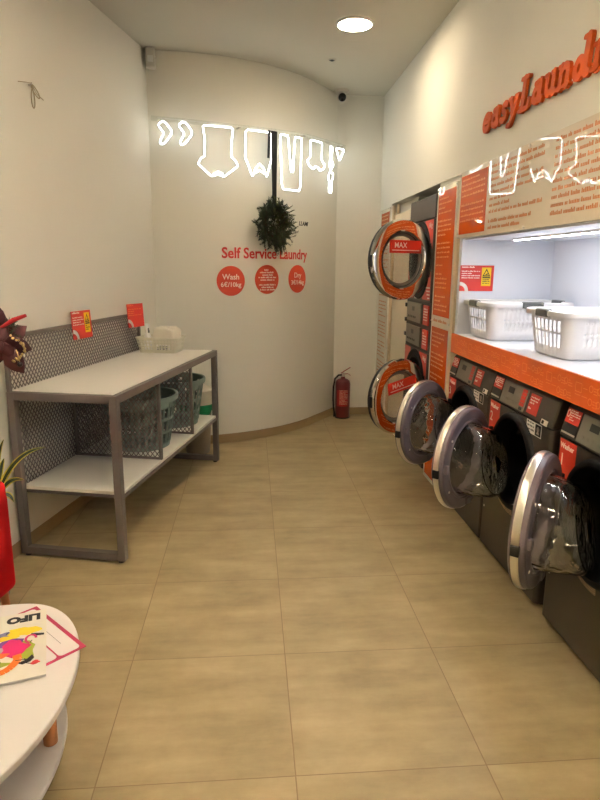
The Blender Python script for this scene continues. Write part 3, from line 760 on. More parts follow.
def washer(yl, num, theta, label):
    t = thing('washing_machine', (1.277, yl, 0), RZ, label, 'washing machine', 'front loading washers under the counter')
    cx, cz, r = MW/2, .595, .222
    b = MB(); cabinet_body(b, MW, .022, .842, [(cx, cz, r)], .58); b.build('cabinet', 'body', t, 35)
    ft = MB(); [ft.lathe([(.022, 0), (.022, .008), (.012, .01), (.012, .03)], 14, o=(x, y, 0)) for x in (.05, MW-.05) for y in (.06, .5)]
    ft.build('feet', 'black', t)
    # lower opening ring
    Open().lathe([(r+.022, .0005), (r+.018, -.016), (r+.010, -.022), (r-.002, -.022)], 64, o=(cx, 0, cz), axis='y').build('opening_ring', 'gasket', t, 50)
    drum(t, cx, cz, r, .40, -.018)
    # control head, leaning back a little
    sl = lambda z: (z-.846)*.252-.0005
    hd = MB()
    prof = [(0.0, .846), (.030, .965), (.040, .980), (.08, MH), (.58, MH), (.58, .846)]
    hd.prism(prof, lambda u, v, w_: (w_, u, v), 0.0, MW)
    head = hd.build('control_head', 'body', t, bevel=.008)
    pf = lambda u, v, o=0: (u, sl(v)-.0016-o, v)
    def plate(nm, m, x0, x1, z0, z1, th=.002, par=head, bev=.001, o=0):
        mb = MB(); mb.prism([(x0, z0), (x1, z0), (x1, z1), (x0, z1)], lambda u, v, w_: (u, sl(v)-o-w_, v), -.001, th)
        return mb.build(nm, m, par, bevel=bev)
    dw = plate('detergent_drawer', 'body_dark', .012, .122, .862, .968, .003, t)
    plate('drawer_sticker', 'red', .014, .120, .908, .966, .0006, dw, 0, .003)
    plate('drawer_pocket', 'black', .018, .116, .872, .904, .0006, dw, 0, .003)
    plate('drawer_lip', 'silver', .016, .118, .864, .871, .002, dw, .0005, .003)
    tx = MB(); words(tx, lambda u, v: pf(u, v, .0026), .042, .115, .915, .962, .009, .006, random.Random(num))
    P = [(.029+.010*math.cos(2*PI*i/14), .945+.014*math.sin(2*PI*i/14)) for i in range(15)]
    for a, c in zip(P, P[1:]): tx.bar(pf(*a, .0026), pf(*c, .0026), .004, .0006, (0, -1, .2))
    tx.build('drawer_print', 'white_ink', dw)
    cp = plate('control_panel', 'ctrl', .132, .405, .856, .965, .004, t, .003)
    plate('display', 'black', .20, .262, .915, .944, .0012, cp, .0005, .004)
    bt = MB()
    for i in range(5):
        z = .880+.0165*i
        bt.prism([(.350, z), (.395, z), (.395, z+.014), (.350, z+.014)], lambda u, v, w_: (u, sl(v)-.004-w_, v), 0, .0014)
    bt.build('button_strip', 'red', cp)
    kb = MB()
    for x in (.165, .20, .235, .27, .305): kb.prism([(x, .876), (x+.014, .876), (x+.014, .886), (x, .886)], lambda u, v, w_: (u, sl(v)-.004-w_, v), 0, .0012)
    kb.build('push_buttons', 'ctrl', cp)
    plate('start_button', 'black', .355, .385, .860, .874, .0014, cp, .0005, .004)
    rs = plate('price_sticker', 'red', .430, .530, .866, .955, .0008, t, 0)
    tx = MB(); rn = random.Random(num+40)
    words(tx, lambda u, v: pf(u, v, .0004), .44, .52, .91, .945, .013, .008, rn); words(tx, lambda u, v: pf(u, v, .0004), .44, .48, .872, .895, .014, .010, rn)
    tx.build('printed_words', 'white_ink', rs)
    ws = plate('white_tag', 'white_ink', .585, .645, .848, .872, .0008, t, 0)
    plate('tag_mark', 'black_ink', .592, .612, .853, .868, .0004, ws, 0, .0008)
    # pictogram sticker
    y = -.0008
    ns_ = MB().box(.458, .605, y, .0005, .782, .842).build('notice_sticker', 'paper', t)
    MB().box(.547, .601, y-.0005, y, .786, .838).build('notice_field', 'black_ink', ns_)
    mk = MB(); words(mk, lambda u, v: (u, y-.0006, v), .466, .540, .789, .838, .0165, .008, rn); mk.build('notice_print', 'black_ink', ns_)
    mk = MB().lathe([(.0005, 0), (.012, 0)], 16, o=(.574, y-.0008, .818), axis='y')
    mk.add([(.561, y-.0008, .794), (.587, y-.0008, .794), (.581, y-.0008, .808), (.567, y-.0008, .808)], [(0, 1, 2, 3)]); mk.build('notice_pictogram', 'silver', ns_)
    corner_sticker(t, .022, .150, .64, .840, cx, cz, r+.026, [('Washer', .032, .028, .812), (str(num), .072, .030, .752)])
    # curved rating label below the opening
    mb = MB(); N_ = 10
    vs = [(cx+rr*math.cos(rad(a)), -.0008, cz+rr*math.sin(rad(a))) for rr in (r+.027, r+.052) for a in [242+36*i/N_ for i in range(N_+1)]]
    mb.add(vs, [(i, i+1, N_+2+i, N_+1+i) for i in range(N_)]); lb = mb.build('rating_label', 'label_tan', t)
    mb = MB()
    for rr in (r+.032, r+.039, r+.046):
        for a in range(244, 277, 2):
            a1 = rad(a); a2 = rad(a+1.5)
            mb.quad(*[(cx+q*math.cos(an), -.0014, cz+q*math.sin(an)) for q, an in ((rr, a1), (rr, a2), (rr+.0035, a2), (rr+.0035, a1))])
    mb.build('label_print', 'twig', lb)
    washer_door(t, cx-.252, cz, theta)
    MB().box(.0, .02, -.012, 0, cz-.1, cz+.1).build('hinge_plate', 'body_dark', t, loc=(cx-.285, 0, 0))
    for x, z in ((.04, .24),): MB().lathe([(.0005, -.004), (.006, -.003), (.007, 0)], 10, o=(x, 0, z), axis='y').build('cover_screw', 'silver', t, 40)
    return t
washer(3.795, 3, 48, 'open graphite washing machine at the far end beside the tall orange panel')
washer(3.105, 2, 46, 'open graphite washing machine in the middle, numbered 2, a gap on its near side')
washer(2.352, 1, 40, 'nearest open graphite washing machine, numbered 1, cut by the picture edge')

# ------------------------------------------------------------------ dryer tower
def dryer_door(parent, hx, hz, theta, plate_tilt):
    R_ = .274
    # local -x runs from the hinge across the door; outside face towards -y
    o_ = (-R_, 0, 0)
    dr = Open().lathe([(.268, .004), (.268, .030), (.225, .036), (.185, .030), (.176, .006), (.182, -.012)], 64, o=o_, axis='y').build('door', 'body_dark', parent, 40, loc=(hx, -.004, hz), rot=(0, 0, rad(theta)))
    Open().lathe([(.268, .006), (.276, -.004), (.274, -.018), (.264, -.030), (.250, -.0335), (.200, -.0335), (.192, -.028), (.188, -.012)], 72, o=o_, axis='y').build('chrome_ring', 'chrome', dr, 30)
    Open().lathe([(.190, -.024), (.182, -.006), (.166, .004), (.160, .004)], 64, o=o_, axis='y').build('inner_bezel', 'ctrl', dr, 40)
    MB().lathe([(.0005, .002), (.164, .002), (.164, .006), (.0005, .006)], 48, o=o_, axis='y').build('door_glass', 'glass', dr, 40)
    Open().lathe([(.172, .012), (.168, .05), (.150, .10), (.10, .115), (.0005, .116)], 48, o=o_, axis='y').build('glass_bowl', 'glass', dr, 40)
    pc = Vector((-R_+.005, -.036, .088)); ca, sa = math.cos(plate_tilt), math.sin(plate_tilt)
    fn = lambda u, v, w_: (pc.x+u*ca-v*sa, pc.y-w_, pc.z+u*sa+v*ca)
    mp = MB().prism([(-.142, -.043), (.142, -.043), (.142, .043), (-.142, .043)], fn, 0, .002).build('level_plate', 'red', dr)
    tx = add_text(MB(), 'MAX', .052, lambda a, b, c: fn(a-.045, b+.008, .0025+c*.3), ext=.0006, bold=.0004)
    tx.prism([(-.12, -.0265), (.125, -.0265), (.125, -.0215), (-.12, -.0215)], fn, .002, .0028)
    tx.build('printed_words', 'white_ink', mp)
    h = MB(); h.box(-.04, .022, -.010, .020, .05, .10); h.box(-.04, .022, -.010, .020, -.10, -.05); h.tube([(.012, .008, -.12), (.012, .008, .12)], .012, 12)
    h.build('hinge', 'black', dr, bevel=.002)
    MB().box(-2*R_-.004, -2*R_+.016, -.022, .008, -.05, .03).build('handle_recess', 'black', dr, bevel=.004)
    return dr
dt = thing('stacked_dryer', (1.29, 5.02, 0), RZ, 'tall graphite tower of two stacked machines, both chrome-ringed doors open', 'dryer')
cx, r = MW/2, .235; CZ = (.61, 1.575)
mb = MB(); cabinet_body(mb, MW, .02, .90, [(cx, CZ[0], r)], .58); mb.build('lower_cabinet', 'body', dt, 35)
mb = MB(); cabinet_body(mb, MW, 1.275, 1.862, [(cx, CZ[1], r)], .58); mb.build('upper_cabinet', 'body', dt, 35)
MB().box(.0, MW, .0, .58, 1.868, 2.03).build('top_cap', 'body', dt, bevel=.008)
MB().box(.0, MW, .006, .58, .90, 1.275).build('middle_section', 'body_dark', dt, bevel=.004)
ft = MB(); [ft.lathe([(.022, 0), (.022, .008), (.012, .01), (.012, .03)], 14, o=(x, y, 0)) for x in (.05, MW-.05) for y in (.06, .5)]
ft.build('feet', 'black', dt)
for z0 in (.925, 1.105):
    cp = MB().box(.05, .46, -.006, .008, z0, z0+.15).build('control_panel', 'ctrl', dt, bevel=.004)
    MB().box(.21, .275, -.0075, -.006, z0+.085, z0+.118).build('display', 'black', cp)
    kb = MB()
    for x in (.1, .15, .2, .25, .3): kb.box(x, x+.02, -.0085, -.006, z0+.03, z0+.045)
    kb.build('push_buttons', 'body_dark', cp)
    MB().box(.515, .645, -.002, .008, z0+.0, z0+.145).build('price_sticker', 'red', dt)
    tx = MB(); rn = random.Random(int(z0*99)); words(tx, lambda u, v: (u, -.0026, v), .53, .63, z0+.02, z0+.125, .02, .012, rn); tx.build('printed_words', 'white_ink', dt)
for i, cz in enumerate(CZ):
    Open().lathe([(r+.052, -.0005), (r+.046, -.010), (r+.018, -.012), (r+.008, -.006)], 64, o=(cx, 0, cz), axis='y').build('opening_ring', 'gasket', dt, 50)
    drum(dt, cx, cz, r, .40)
    dryer_door(dt, cx+.292, cz-.0, (122, 117)[i], (rad(9), 0)[i])
    R5 = r+.056
    corner_sticker(dt, .46, MW-.026, cz+.08, cz+.285, cx, cz, R5, [('14kg', .05, .545, cz+.245)], 'corner_sticker')
    corner_sticker(dt, .026, .2, cz+.08, cz+.285, cx, cz, R5, [], 'corner_sticker')
st = corner_sticker(dt, .46, MW-.026, CZ[1]-.285, CZ[1]-.08, cx, CZ[1], R5, [], 'corner_sticker')
tx = MB()
for i in range(4): tx.box(.60-.02*i, .655, -.0018, -.0012, CZ[1]-.275+.025*i, CZ[1]-.266+.025*i)
tx.build('printed_lines', 'white_ink', st)
corner_sticker(dt, .026, .2, CZ[1]-.285, CZ[1]-.08, cx, CZ[1], R5, [], 'corner_sticker')
ns_ = MB().box(.235, .305, -.001, .001, CZ[1]-.288, CZ[1]-.30+.19-.09).build('notice_sticker', 'silver', dt)
MB().box(.252, .288, -.002, -.001, CZ[1]-.272, CZ[1]-.225).build('notice_field', 'black_ink', ns_)

# ------------------------------------------------------------------ slanted shop name in fat orange letters
lg = thing('wall_sign_letters', (XR, 3.462, 2.236), RZ, 'fat slanted orange foam letters of the shop name high on the right wall', 'sign')
XH = .100
def arcpts(cx, cy, rx, ry, a0, a1, n=12): return [(cx+rx*math.cos(rad(a0+(a1-a0)*i/n)), cy+ry*math.sin(rad(a0+(a1-a0)*i/n))) for i in range(n+1)]
G = {
 'e': (1.12, [(arcpts(.50, .5, .34, .38, 10, 320), .34), ([(.2, .5), (.8, .54)], .2)]),
 'a': (1.18, [(arcpts(.42, .42, .27, .30, 30, 390), .30), ([(.80, .90), (.80, .2), (.98, .12)], .34), ([(.3, .88), (.62, .92)], .22)]),
 's': (1.02, [([(.80, .80), (.55, .92), (.26, .78), (.34, .58), (.66, .44), (.76, .22), (.48, .08), (.16, .2)], .30)]),
 'y': (1.20, [([(.22, .90), (.30, .86), (.55, .18)], .32), ([(.98, .90), (.62, .1), (.40, -.28), (.12, -.28)], .26), ([(.05, .92), (.42, .92)], .18), ([(.8, .92), (1.12, .92)], .18)]),
 'L': (1.30, [([(.38, 1.45), (.38, .12)], .38), ([(.12, .09), (.98, .09), (1.06, .42)], .22), ([(.1, 1.48), (.72, 1.48)], .20)]),
 'u': (1.26, [([(.26, .88), (.26, .3), (.44, .10), (.72, .2)], .32), ([(.88, .90), (.88, .12), (1.08, .10)], .34), ([(.06, .92), (.3, .92)], .18), ([(.7, .92), (.92, .92)], .18)]),
 'n': (1.30, [([(.28, .90), (.28, .08)], .34), ([(.28, .70), (.56, .90), (.86, .78), (.90, .08)], .32), ([(.06, .92), (.3, .92)], .18), ([(.08, .07), (.5, .07)], .18), ([(.70, .07), (1.12, .07)], .18)]),
 'd': (1.26, [(arcpts(.40, .44, .26, .34, 30, 390), .30), ([(.84, 1.42), (.84, .14), (1.04, .1)], .36), ([(.58, 1.45), (.86, 1.45)], .2)]),
 'r': (1.05, [([(.3, .90), (.3, .08)], .36), ([(.34, .66), (.58, .88), (.84, .84)], .28), ([(.08, .92), (.32, .92)], .18), ([(.08, .07), (.56, .07)], .18)]),
}
def fat(mb, pts, w_, fn, d0, d1):
    pts = smooth_poly(pts, False, 2) if len(pts) > 2 else pts
    n = len(pts); hw_ = w_/2; Lf, Rt = [], []
    for i, p in enumerate(pts):
        a = pts[max(0, i-1)]; b = pts[min(n-1, i+1)]; d = Vector((b[0]-a[0], b[1]-a[1])); d.normalize(); nn = Vector((-d.y, d.x))
        Lf.append((p[0]+nn.x*hw_, p[1]+nn.y*hw_)); Rt.append((p[0]-nn.x*hw_, p[1]-nn.y*hw_))
    vs = [fn(u, v, d1) for p in zip(Lf, Rt) for u, v in p]+[fn(u, v, d0) for p in zip(Lf, Rt) for u, v in p]; k = 2*n
    fs = []
    for i in range(n-1):
        fs += [(2*i, 2*i+1, 2*i+3, 2*i+2), (2*i, 2*i+2, k+2*i+2, k+2*i), (2*i+1, k+2*i+1, k+2*i+3, 2*i+3)]
    fs += [(0, k, k+1, 1), (2*n-2, 2*n-1, k+2*n-1, k+2*n-2)]
    mb.add(vs, fs)
    for q, p in enumerate((pts[0], pts[-1])):
        mb.prism([(p[0]+hw_*.98*math.cos(2*PI*k/14), p[1]+hw_*.98*math.sin(2*PI*k/14)) for k in range(14)], fn, d0, d1+.0004+.0003*q)
u0 = .0
for ch, adv in zip('easyLaundry', (.122, .112, .10, .122, .136, .116, .117, .124, .138, .106, .125)):
    wd, strokes = G[ch]; sx = adv/wd*.99; k0 = u0
    fn = lambda a, b, c: (k0+a*sx+b*XH*.16, -c, b*XH*.96)
    mb = MB()
    for q, (pts, w_) in enumerate(strokes): fat(mb, pts, w_, fn, .005, .020+.0012*q)
    mb.build('letter', 'logo', lg)
    u0 += adv
MB().box(0.03, u0-.03, -.007, 0, .03, .04).build('mounting_rail', 'logo', lg)

# ------------------------------------------------------------------ folding table with mesh
TA_ = rad(13.3); TL, TD, TH = 1.75, .588, .892
ft_ = thing('folding_table', (-.667, 2.967, 0), rad(90)-TA_, 'long white-topped grey steel folding table with mesh back along the left wall', 'table')
g = .04
for nm, x in (('near', 0), ('far', TL-g)):
    fr = MB()
    fr.box(x, x+g, 0, g, .012, TH-.0); fr.box(x, x+g, TD-g, TD, .012, TH)
    fr.box(x, x+g, g, TD-g, .012, .012+g); fr.box(x, x+g, g, TD-g, TH-g, TH)
    fr.build('end_frame', 'grey_frame', ft_, bevel=.002)
    fp = MB(); [fp.lathe([(.016, 0), (.016, .012)], 12, o=(x+g/2, y, 0)) for y in (.03, TD-.03)]; fp.build('foot_pad', 'black', ft_)
MB().box(g, TL-g, 0, g, TH-g, TH).build('top_rail', 'grey_frame', ft_, bevel=.002)
MB().box(g, TL-g, TD-g, TD, TH-g, TH).build('top_rail', 'grey_frame', ft_, bevel=.002)
MB().box(g, TL-g, .004, .024, .345, .365).build('shelf_rail', 'grey_frame', ft_, bevel=.001)
MB().box(g, TL-g, TD-.024, TD-.004, .345, .365).build('shelf_rail', 'grey_frame', ft_, bevel=.001)
for x in (g, TL-g-.02): MB().box(x, x+.02, .024, TD-.024, .345, .365).build('shelf_rail', 'grey_frame', ft_)
MB().box(.035, TL-.035, .03, TD-.01, TH-.008, TH+.004).build('table_top', 'white_lam', ft_, bevel=.001)
MB().box(.036, TL-.036, .010, TD-.025, .365, .383).build('lower_shelf', 'white_lam', ft_, bevel=.001)
def lattice(mb, x0, x1, z0, z1, px, pz, fn, w_=.0075, t_=.002):
    """expanded-metal diamonds: two families of slanted strands clipped to the rectangle"""
    Wd, Hd = x1-x0, z1-z0; sl_ = pz/px
    for sg in (1, -1):
        k = -int(Hd/pz)-2
        while k*px < Wd+Hd/sl_+px:
            pts = []
            # line x = xs + sg*(z)/sl
            xs = k*px if sg > 0 else k*px
            def X(z): return xs+sg*z/sl_
            za, zb = 0, Hd
            if sg > 0: lo, hi = (0-xs)*sl_, (Wd-xs)*sl_
            else: lo, hi = (xs-Wd)*sl_, xs*sl_
            za, zb = max(0, lo), min(Hd, hi)
            if zb-za > .004:
                a = fn(x0+X(za), z0+za); b = fn(x0+X(zb), z0+zb)
                nn = Vector(fn(1, 0))-Vector(fn(0, 0)); nz = Vector(fn(0, 1))-Vector(fn(0, 0)); nrm = nn.cross(nz)
                mb.bar(a, b, w_, t_, nrm)
            k += 1
mb = MB(); lattice(mb, .03, TL-.13, TH+.005, 1.165, .030, .040, lambda a, b: (a, TD-.012, b), .006); mb.build('mesh_back', 'mesh', ft_)
mb = MB(); lattice(mb, .04, TL-.04, .37, TH-.03, .030, .040, lambda a, b: (a, TD-.012, b), .006); mb.build('mesh_back', 'mesh', ft_)
fr = MB(); fr.box(0, TL-.11, TD-.022, TD-.004, 1.155, 1.178); fr.box(0, .022, TD-.022, TD-.004, TH, 1.155); fr.box(TL-.132, TL-.11, TD-.022, TD-.004, TH, 1.155)
fr.build('mesh_frame', 'grey_frame', ft_, bevel=.001)
for x in (.578, 1.158):
    d_ = MB(); d_.box(x, x+.018, .008, .026, .383, TH-g); d_.box(x, x+.018, TD-.045, TD-.027, .383, TH-g)
    d_.box(x, x+.018, .026, TD-.045, .383, .395)
    dv = d_.build('divider_frame', 'grey_frame', ft_, bevel=.001)
    mb = MB(); lattice(mb, .026, TD-.045, .395, TH-g, .030, .040, lambda a, b: (x+.009, a, b), .0055); mb.build('divider_mesh', 'mesh', dv)
def on_table(x, y, z):
    a = rad(90)-TA_; return (-.667+x*math.cos(a)-y*math.sin(a), 2.967+x*math.sin(a)+y*math.cos(a), z)
TZ = rad(90)-TA_
placard('menu_placard', on_table(.735, TD-.042, 1.083), TZ-rad(4), .205, .168, 'red placard with a yellow warning label clipped on the table mesh', True, rad(-3))
placard('menu_placard', on_table(1.485, TD-.060, 1.083), TZ-rad(12), .190, .168, 'plain red placard with faint print at the far end of the table mesh', False, rad(-3), True)

# round laundry baskets on the lower shelf
def round_basket(x, y, label):
    t = thing('laundry_basket', (*on_table(x, y, .3835)[:2], .3835), TZ, label, 'laundry basket', 'grey green laundry baskets on the lower shelf')
    n = 96; base = [(math.cos(2*PI*i/n), math.sin(2*PI*i/n)) for i in range(n)]
    R0, R1, Hh = .180, .232, .335
    rz = lambda z: R0+(R1-R0)*z/Hh
    zl = [0, .03, .095, .115, .18, .20, .262, .28, .302, Hh]
    lv = [(z, rz(z), rz(z)) for z in zl]
    mb = MB(); perf_shell(mb, base, lv, lambda i, j, p: j in (1, 3, 5) and i % 6 in (0, 1, 3, 4) and True or (j == 7 and i % 12 in (0, 1)))
    mb.build('body', 'green_basket', t, 40, solid=.0035)
    Open().lathe([(R1-.006, Hh-.035), (R1+.004, Hh-.032), (R1+.012, Hh-.03), (R1+.016, Hh-.004), (R1+.012, Hh+.004), (R1-.004, Hh+.002)], 64, closed=True).build('rim', 'green_basket', t, 40)
    rb_ = MB()
    for k in range(16):
        a = 2*PI*(k+.5)/16*1.0; rb_.bar((rz(.03)*1.012*math.cos(a), rz(.03)*1.012*math.sin(a), .03), (rz(.30)*1.012*math.cos(a), rz(.30)*1.012*math.sin(a), .30), .008, .004, (math.cos(a), math.sin(a), 0))
    rb_.build('ribs', 'green_basket', t)
    return t
round_basket(.868, .262, 'grey green round laundry basket in the middle bay of the table shelf')
round_basket(1.45, .262, 'grey green round laundry basket in the far bay of the table shelf')

# bin behind the table
bn = thing('waste_bin', (-.455, 4.93, 0), 0, 'taupe waste bin with a green bag, behind the far end of the table', 'bin')
Open().lathe([(.0005, 0), (.095, 0), (.10, .01), (.125, .47), (.128, .47), (.128, .455)], 36).build('body', 'bin', bn, 40)
rb_ = random.Random(9); n = 40
def skirt(z0, z1, r0, r1, jag, amp):
    mb = Open(); vs = []
    for r_0, z_0, k in ((r0, z0, 0), ((r0+r1)/2+.006, (z0+z1)/2, 1), (r1, z1, 2)):
        for i in range(n):
            a = 2*PI*i/n; q = r_0+amp*math.sin(a*7+k)+amp*.6*math.sin(a*13+2*k)
            vs.append((q*math.cos(a), q*math.sin(a), z_0-(jag*(.5+.5*math.sin(a*5)) if k == 2 else 0)))
    mb.add(vs, [(j*n+i, j*n+(i+1) % n, (j+1)*n+(i+1) % n, (j+1)*n+i) for j in range(2) for i in range(n)]); return mb
skirt(.475, .375, .132, .140, .05, .003).build('green_bag', 'bag', bn, 60)
MB().lathe([(.148, .425), (.152, .46), (.150, .50), (.138, .535), (.10, .556), (.0005, .562)], 36).build('lid', 'bin_liner', bn, 40)

# white tray basket with cloth, bottle on the table
TX, TY = 1.565, .375
tb = thing('tray_basket', on_table(TX, TY, TH+.0045), TZ, 'small cream lattice tray basket on the far end of the table', 'basket')
base = resample(rrect(.105, .155, .03, 6), .008)
mb = MB(); perf_shell(mb, base, [(0, .86, .88), (.010, .88, .9), (.024, .91, .92), (.042, .94, .95), (.050, .95, .96), (.069, .98, .98), (.077, .99, .985), (.092, 1.01, 1.0), (.107, 1.03, 1.02)], lambda i, j, p: j in (2, 4, 6) and i % 3 != 0)
mb.build('body', 'cream_basket', tb, 40, solid=.0025)
P = rrect(.109, .159, .03, 6)
rm = MB(); rm.tube([(x, y, .108) for x, y in P], .006, 8, True); rm.build('rim', 'cream_basket', tb, 60)
def cloth(name, loc, sx, sy, sz, label, seed):
    rr = random.Random(seed); mb = MB(); na, nb = 14, 8; vs = []
    for j in range(nb+1):
        v = j/nb; ph = PI*v-PI/2
        for i in range(na*2):
            a = PI*i/na; ca = math.cos(a); sa = math.sin(a)
            q = math.cos(ph); sup = lambda s: math.copysign(abs(s)**.3, s)
            vs.append((sx*sup(ca)*abs(q)**.3*(1+.05*math.sin(5*a+seed)), sy*sup(sa)*abs(q)**.3*(1+.06*math.sin(3*a)), sz*(.5+.5*sup(math.sin(ph)))+.008*math.sin(4*a+seed)*v+rr.uniform(-.003, .003)))
    m = na*2
    mb.add(vs, [(j*m+i, j*m+(i+1) % m, (j+1)*m+(i+1) % m, (j+1)*m+i) for j in range(nb) for i in range(m)])
    mb.add([vs[i] for i in range(m)], [tuple(range(m))]); mb.add([vs[nb*m+i] for i in range(m)], [tuple(range(m))])
    o = mb.build(name, 'towel', None, 70, loc=loc, rot=(0, 0, TZ)); return tag(o, label, 'cloth')
cloth('folded_cloth', on_table(TX+.012, TY-.045, TH+.012), .064, .090, .172, 'folded cream cloth bundle sitting in the small tray basket', 3)
bo = thing('spray_bottle', on_table(TX-.03, TY+.09, TH+.012), TZ, 'slim white spray bottle standing in the tray basket', 'bottle')
bo.scale = (1, 1, 1.2)
MB().lathe([(.0005, 0), (.024, 0), (.026, .006), (.026, .085), (.018, .105), (.012, .112), (.0005, .113)], 20).build('bottle_body', 'white_plastic', bo, 40)
MB().lathe([(.013, .110), (.014, .125), (.010, .128), (.010, .142), (.0005, .142)], 16).build('cap', 'clip', bo, 40)
hd = MB(); hd.box(-.024, .02, -.011, .011, .140, .166); hd.box(-.018, -.012, -.007, .007, .105, .142); hd.build('trigger_head', 'white_plastic', bo, bevel=.004)
pk = MB().box(-.012, .012, -.07, .03, 0, .05); tag(pk.build('paper_packet', 'paper', None, bevel=.004, loc=on_table(TX-.073, TY-.02, TH+.012), rot=(0, 0, TZ)), 'small printed paper packet inside the near side of the tray basket', 'packet')
o = bpy.data.objects['paper_packet']; mk = MB(); words(mk, lambda u, v: (-.0125, u, v), -.06, .02, .004, .046, .012, .008, random.Random(8)); mk.build('packet_print', 'black_ink', o)

# ------------------------------------------------------------------ coffee table, magazine and card
CTX, CTY, CTZ = -.732, 1.422, .452
ctb = thing('coffee_table', (CTX, CTY, 0), 0, 'white two-tier oval coffee table with beech legs at the lower left', 'coffee table')
def oval(a, a2, b, z0, z1, nm):
    N_ = 72; P = [((a if math.cos(2*PI*i/N_) > 0 else a2)*math.cos(2*PI*i/N_), b*math.sin(2*PI*i/N_)) for i in range(N_)]
    return MB().prism(P, lambda u, v, w_: (u, v, w_), z0, z1).build(nm, 'table_white', ctb, 40, bevel=.004)
oval(.253, .50, .415, CTZ-.022, CTZ, 'table_top'); oval(.205, .46, .36, .205, .225, 'lower_shelf')
for lx, ly in ((.165, .07), (-.17, -.25), (-.36, .22), (-.33, -.22)):
    MB().tube([(lx, ly, .224), (lx, ly, CTZ-.02)], [.019, .021], 16).build('leg', 'wood', ctb, 60)
    MB().tube([(lx-.10 if lx > 0 else lx*.8, ly*.7, 0), (lx-.09 if lx > 0 else lx*.8, ly*.7, .206)], [.013, .018], 16).build('foot', 'wood', ctb, 60)
e1 = rad(133.6)
cardo = thing('pricing_card', (-.667, 1.626, CTZ), e1, 'crimson edged white card lying under the magazine on the coffee table', 'card')
MB().box(-.155, .155, -.11, .11, .0006, .0016).build('sheet', 'pink', cardo)
def rr_(x0, x1, y0, y1, r, sh=1):
    return [(p[0]+(x0+x1)/2, p[1]+(y0+y1)/2) for p in rrect((x1-x0)/2, (y1-y0)/2, r, 6)]
mb = MB()
for (x0, x1, y0, y1) in ((-.145, .145, -.098, -.035), (-.145, .005, -.030, .045), (.011, .145, -.030, .045), (-.145, .145, .051, .098)):
    mb.prism(rr_(x0, x1, y0, y1, .012), lambda u, v, w_: (u, v, w_), .0016, .002)
mb.build('white_boxes', 'paper', cardo)
mb = MB().box(-.09, .02, -.0665, -.0655, .002, .0023); mb.box(-.125, -.02, .006, .007, .002, .0023); mb.build('ruled_lines', 'clip', cardo)
mg = thing('magazine', (-.722, 1.584, CTZ+.0022), rad(17.5), 'colourful glossy magazine lying upside down on the coffee table', 'magazine')
MWD, MHT = .25, .335
MB().box(-MWD/2, MWD/2, -MHT/2, MHT/2, .001, .007).build('pages', 'paper', mg)
MB().box(-MWD/2-.001, MWD/2+.001, -MHT/2-.001, MHT/2+.001, .007, .0078).build('cover', 'magazine', mg)
tt = add_text(MB(), 'LIFO', .046, lambda a, b, c: (.062-a, .134-b, .0082+c*.3), ext=.0008, bold=.003, space=1.0)
tt.build('cover_title', 'black_ink', mg)
def blob(cx_, cy_, rx, ry, seed, n=26, wob=.18):
    rr = random.Random(seed); ph = [rr.uniform(0, 6.28) for _ in range(3)]
    return [(cx_+rx*(1+wob*math.sin(3*a+ph[0])+wob*.6*math.sin(5*a+ph[1]))*math.cos(a), cy_+ry*(1+wob*math.sin(2*a+ph[2])+wob*.6*math.sin(7*a+ph[1]))*math.sin(a)) for a in [2*PI*i/n for i in range(n)]]
z_ = .0079
art = [('mag_grey', -.05, .02, .05, .05), ('mag_grey', -.03, -.03, .05, .05), ('mag_blue', .005, .055, .034, .018), ('mag_yellow', .062, .062, .045, .024), ('mag_yellow', .02, .038, .028, .014), ('mag_violet', .03, .012, .045, .016), ('mag_green', .075, -.04, .022, .05), ('mag_magenta', .042, -.018, .036, .038),
       ('mag_orange', -.01, -.045, .035, .016), ('mag_green', -.02, -.085, .05, .018), ('mag_yellow', -.075, -.10, .03, .018), ('mag_red', .098, -.105, .011, .008), ('mag_red', -.085, .09, .02, .014), ('mag_orange', -.06, .0, .03, .02), ('mag_magenta', -.09, .03, .025, .008), ('mag_red', -.06, .055, .02, .01)]
for i, (m_, a, b, c, d) in enumerate(art):
    z_ += .00012
    MB().prism(blob(a, b, c, d, i), lambda u, v, w_: (u, v, w_), .0078, z_).build('cover_shape', m_, mg)
mb = MB(); P = [(-.10, -.135), (-.03, -.14), (.03, -.12), (.055, -.08), (.05, -.055)]
P = smooth_poly(P, False)
for a, b in zip(P, P[1:]): mb.bar((*a, .0101), (*b, .0101), .022, .0004, (0, 0, 1))
mb.build('cover_shape', 'mag_orange', mg)
mb = MB()
P = [(.085+.014*math.cos(2*PI*i/14), .012+.02*math.sin(2*PI*i/14)) for i in range(11)]
for a, b in zip(P, P[1:]): mb.bar((*a, .0101), (*b, .0101), .007, .0004, (0, 0, 1))
mb.build('cover_shape', 'mag_magenta', mg)
for P in ([(.055, -.095), (.075, -.088), (.09, -.068), (.095, -.082), (.086, -.096), (.066, -.103)], [(.085, .04), (.12, .03), (.12, .024), (.10, .026)]):
    MB().prism(P, lambda u, v, w_: (u, v, w_), .0078, .0103).build('cover_shape', 'black_ink', mg)
for i in range(14):
    rr = random.Random(i+50); x, y = rr.uniform(-.1, .09), rr.uniform(-.12, .08); a = rr.uniform(0, 3)
    MB().bar((x, y, .0104), (x+.03*math.cos(a), y+.012*math.sin(a), .0104), .0025, .0003, (0, 0, 1)).build('cover_line', 'black_ink', mg)

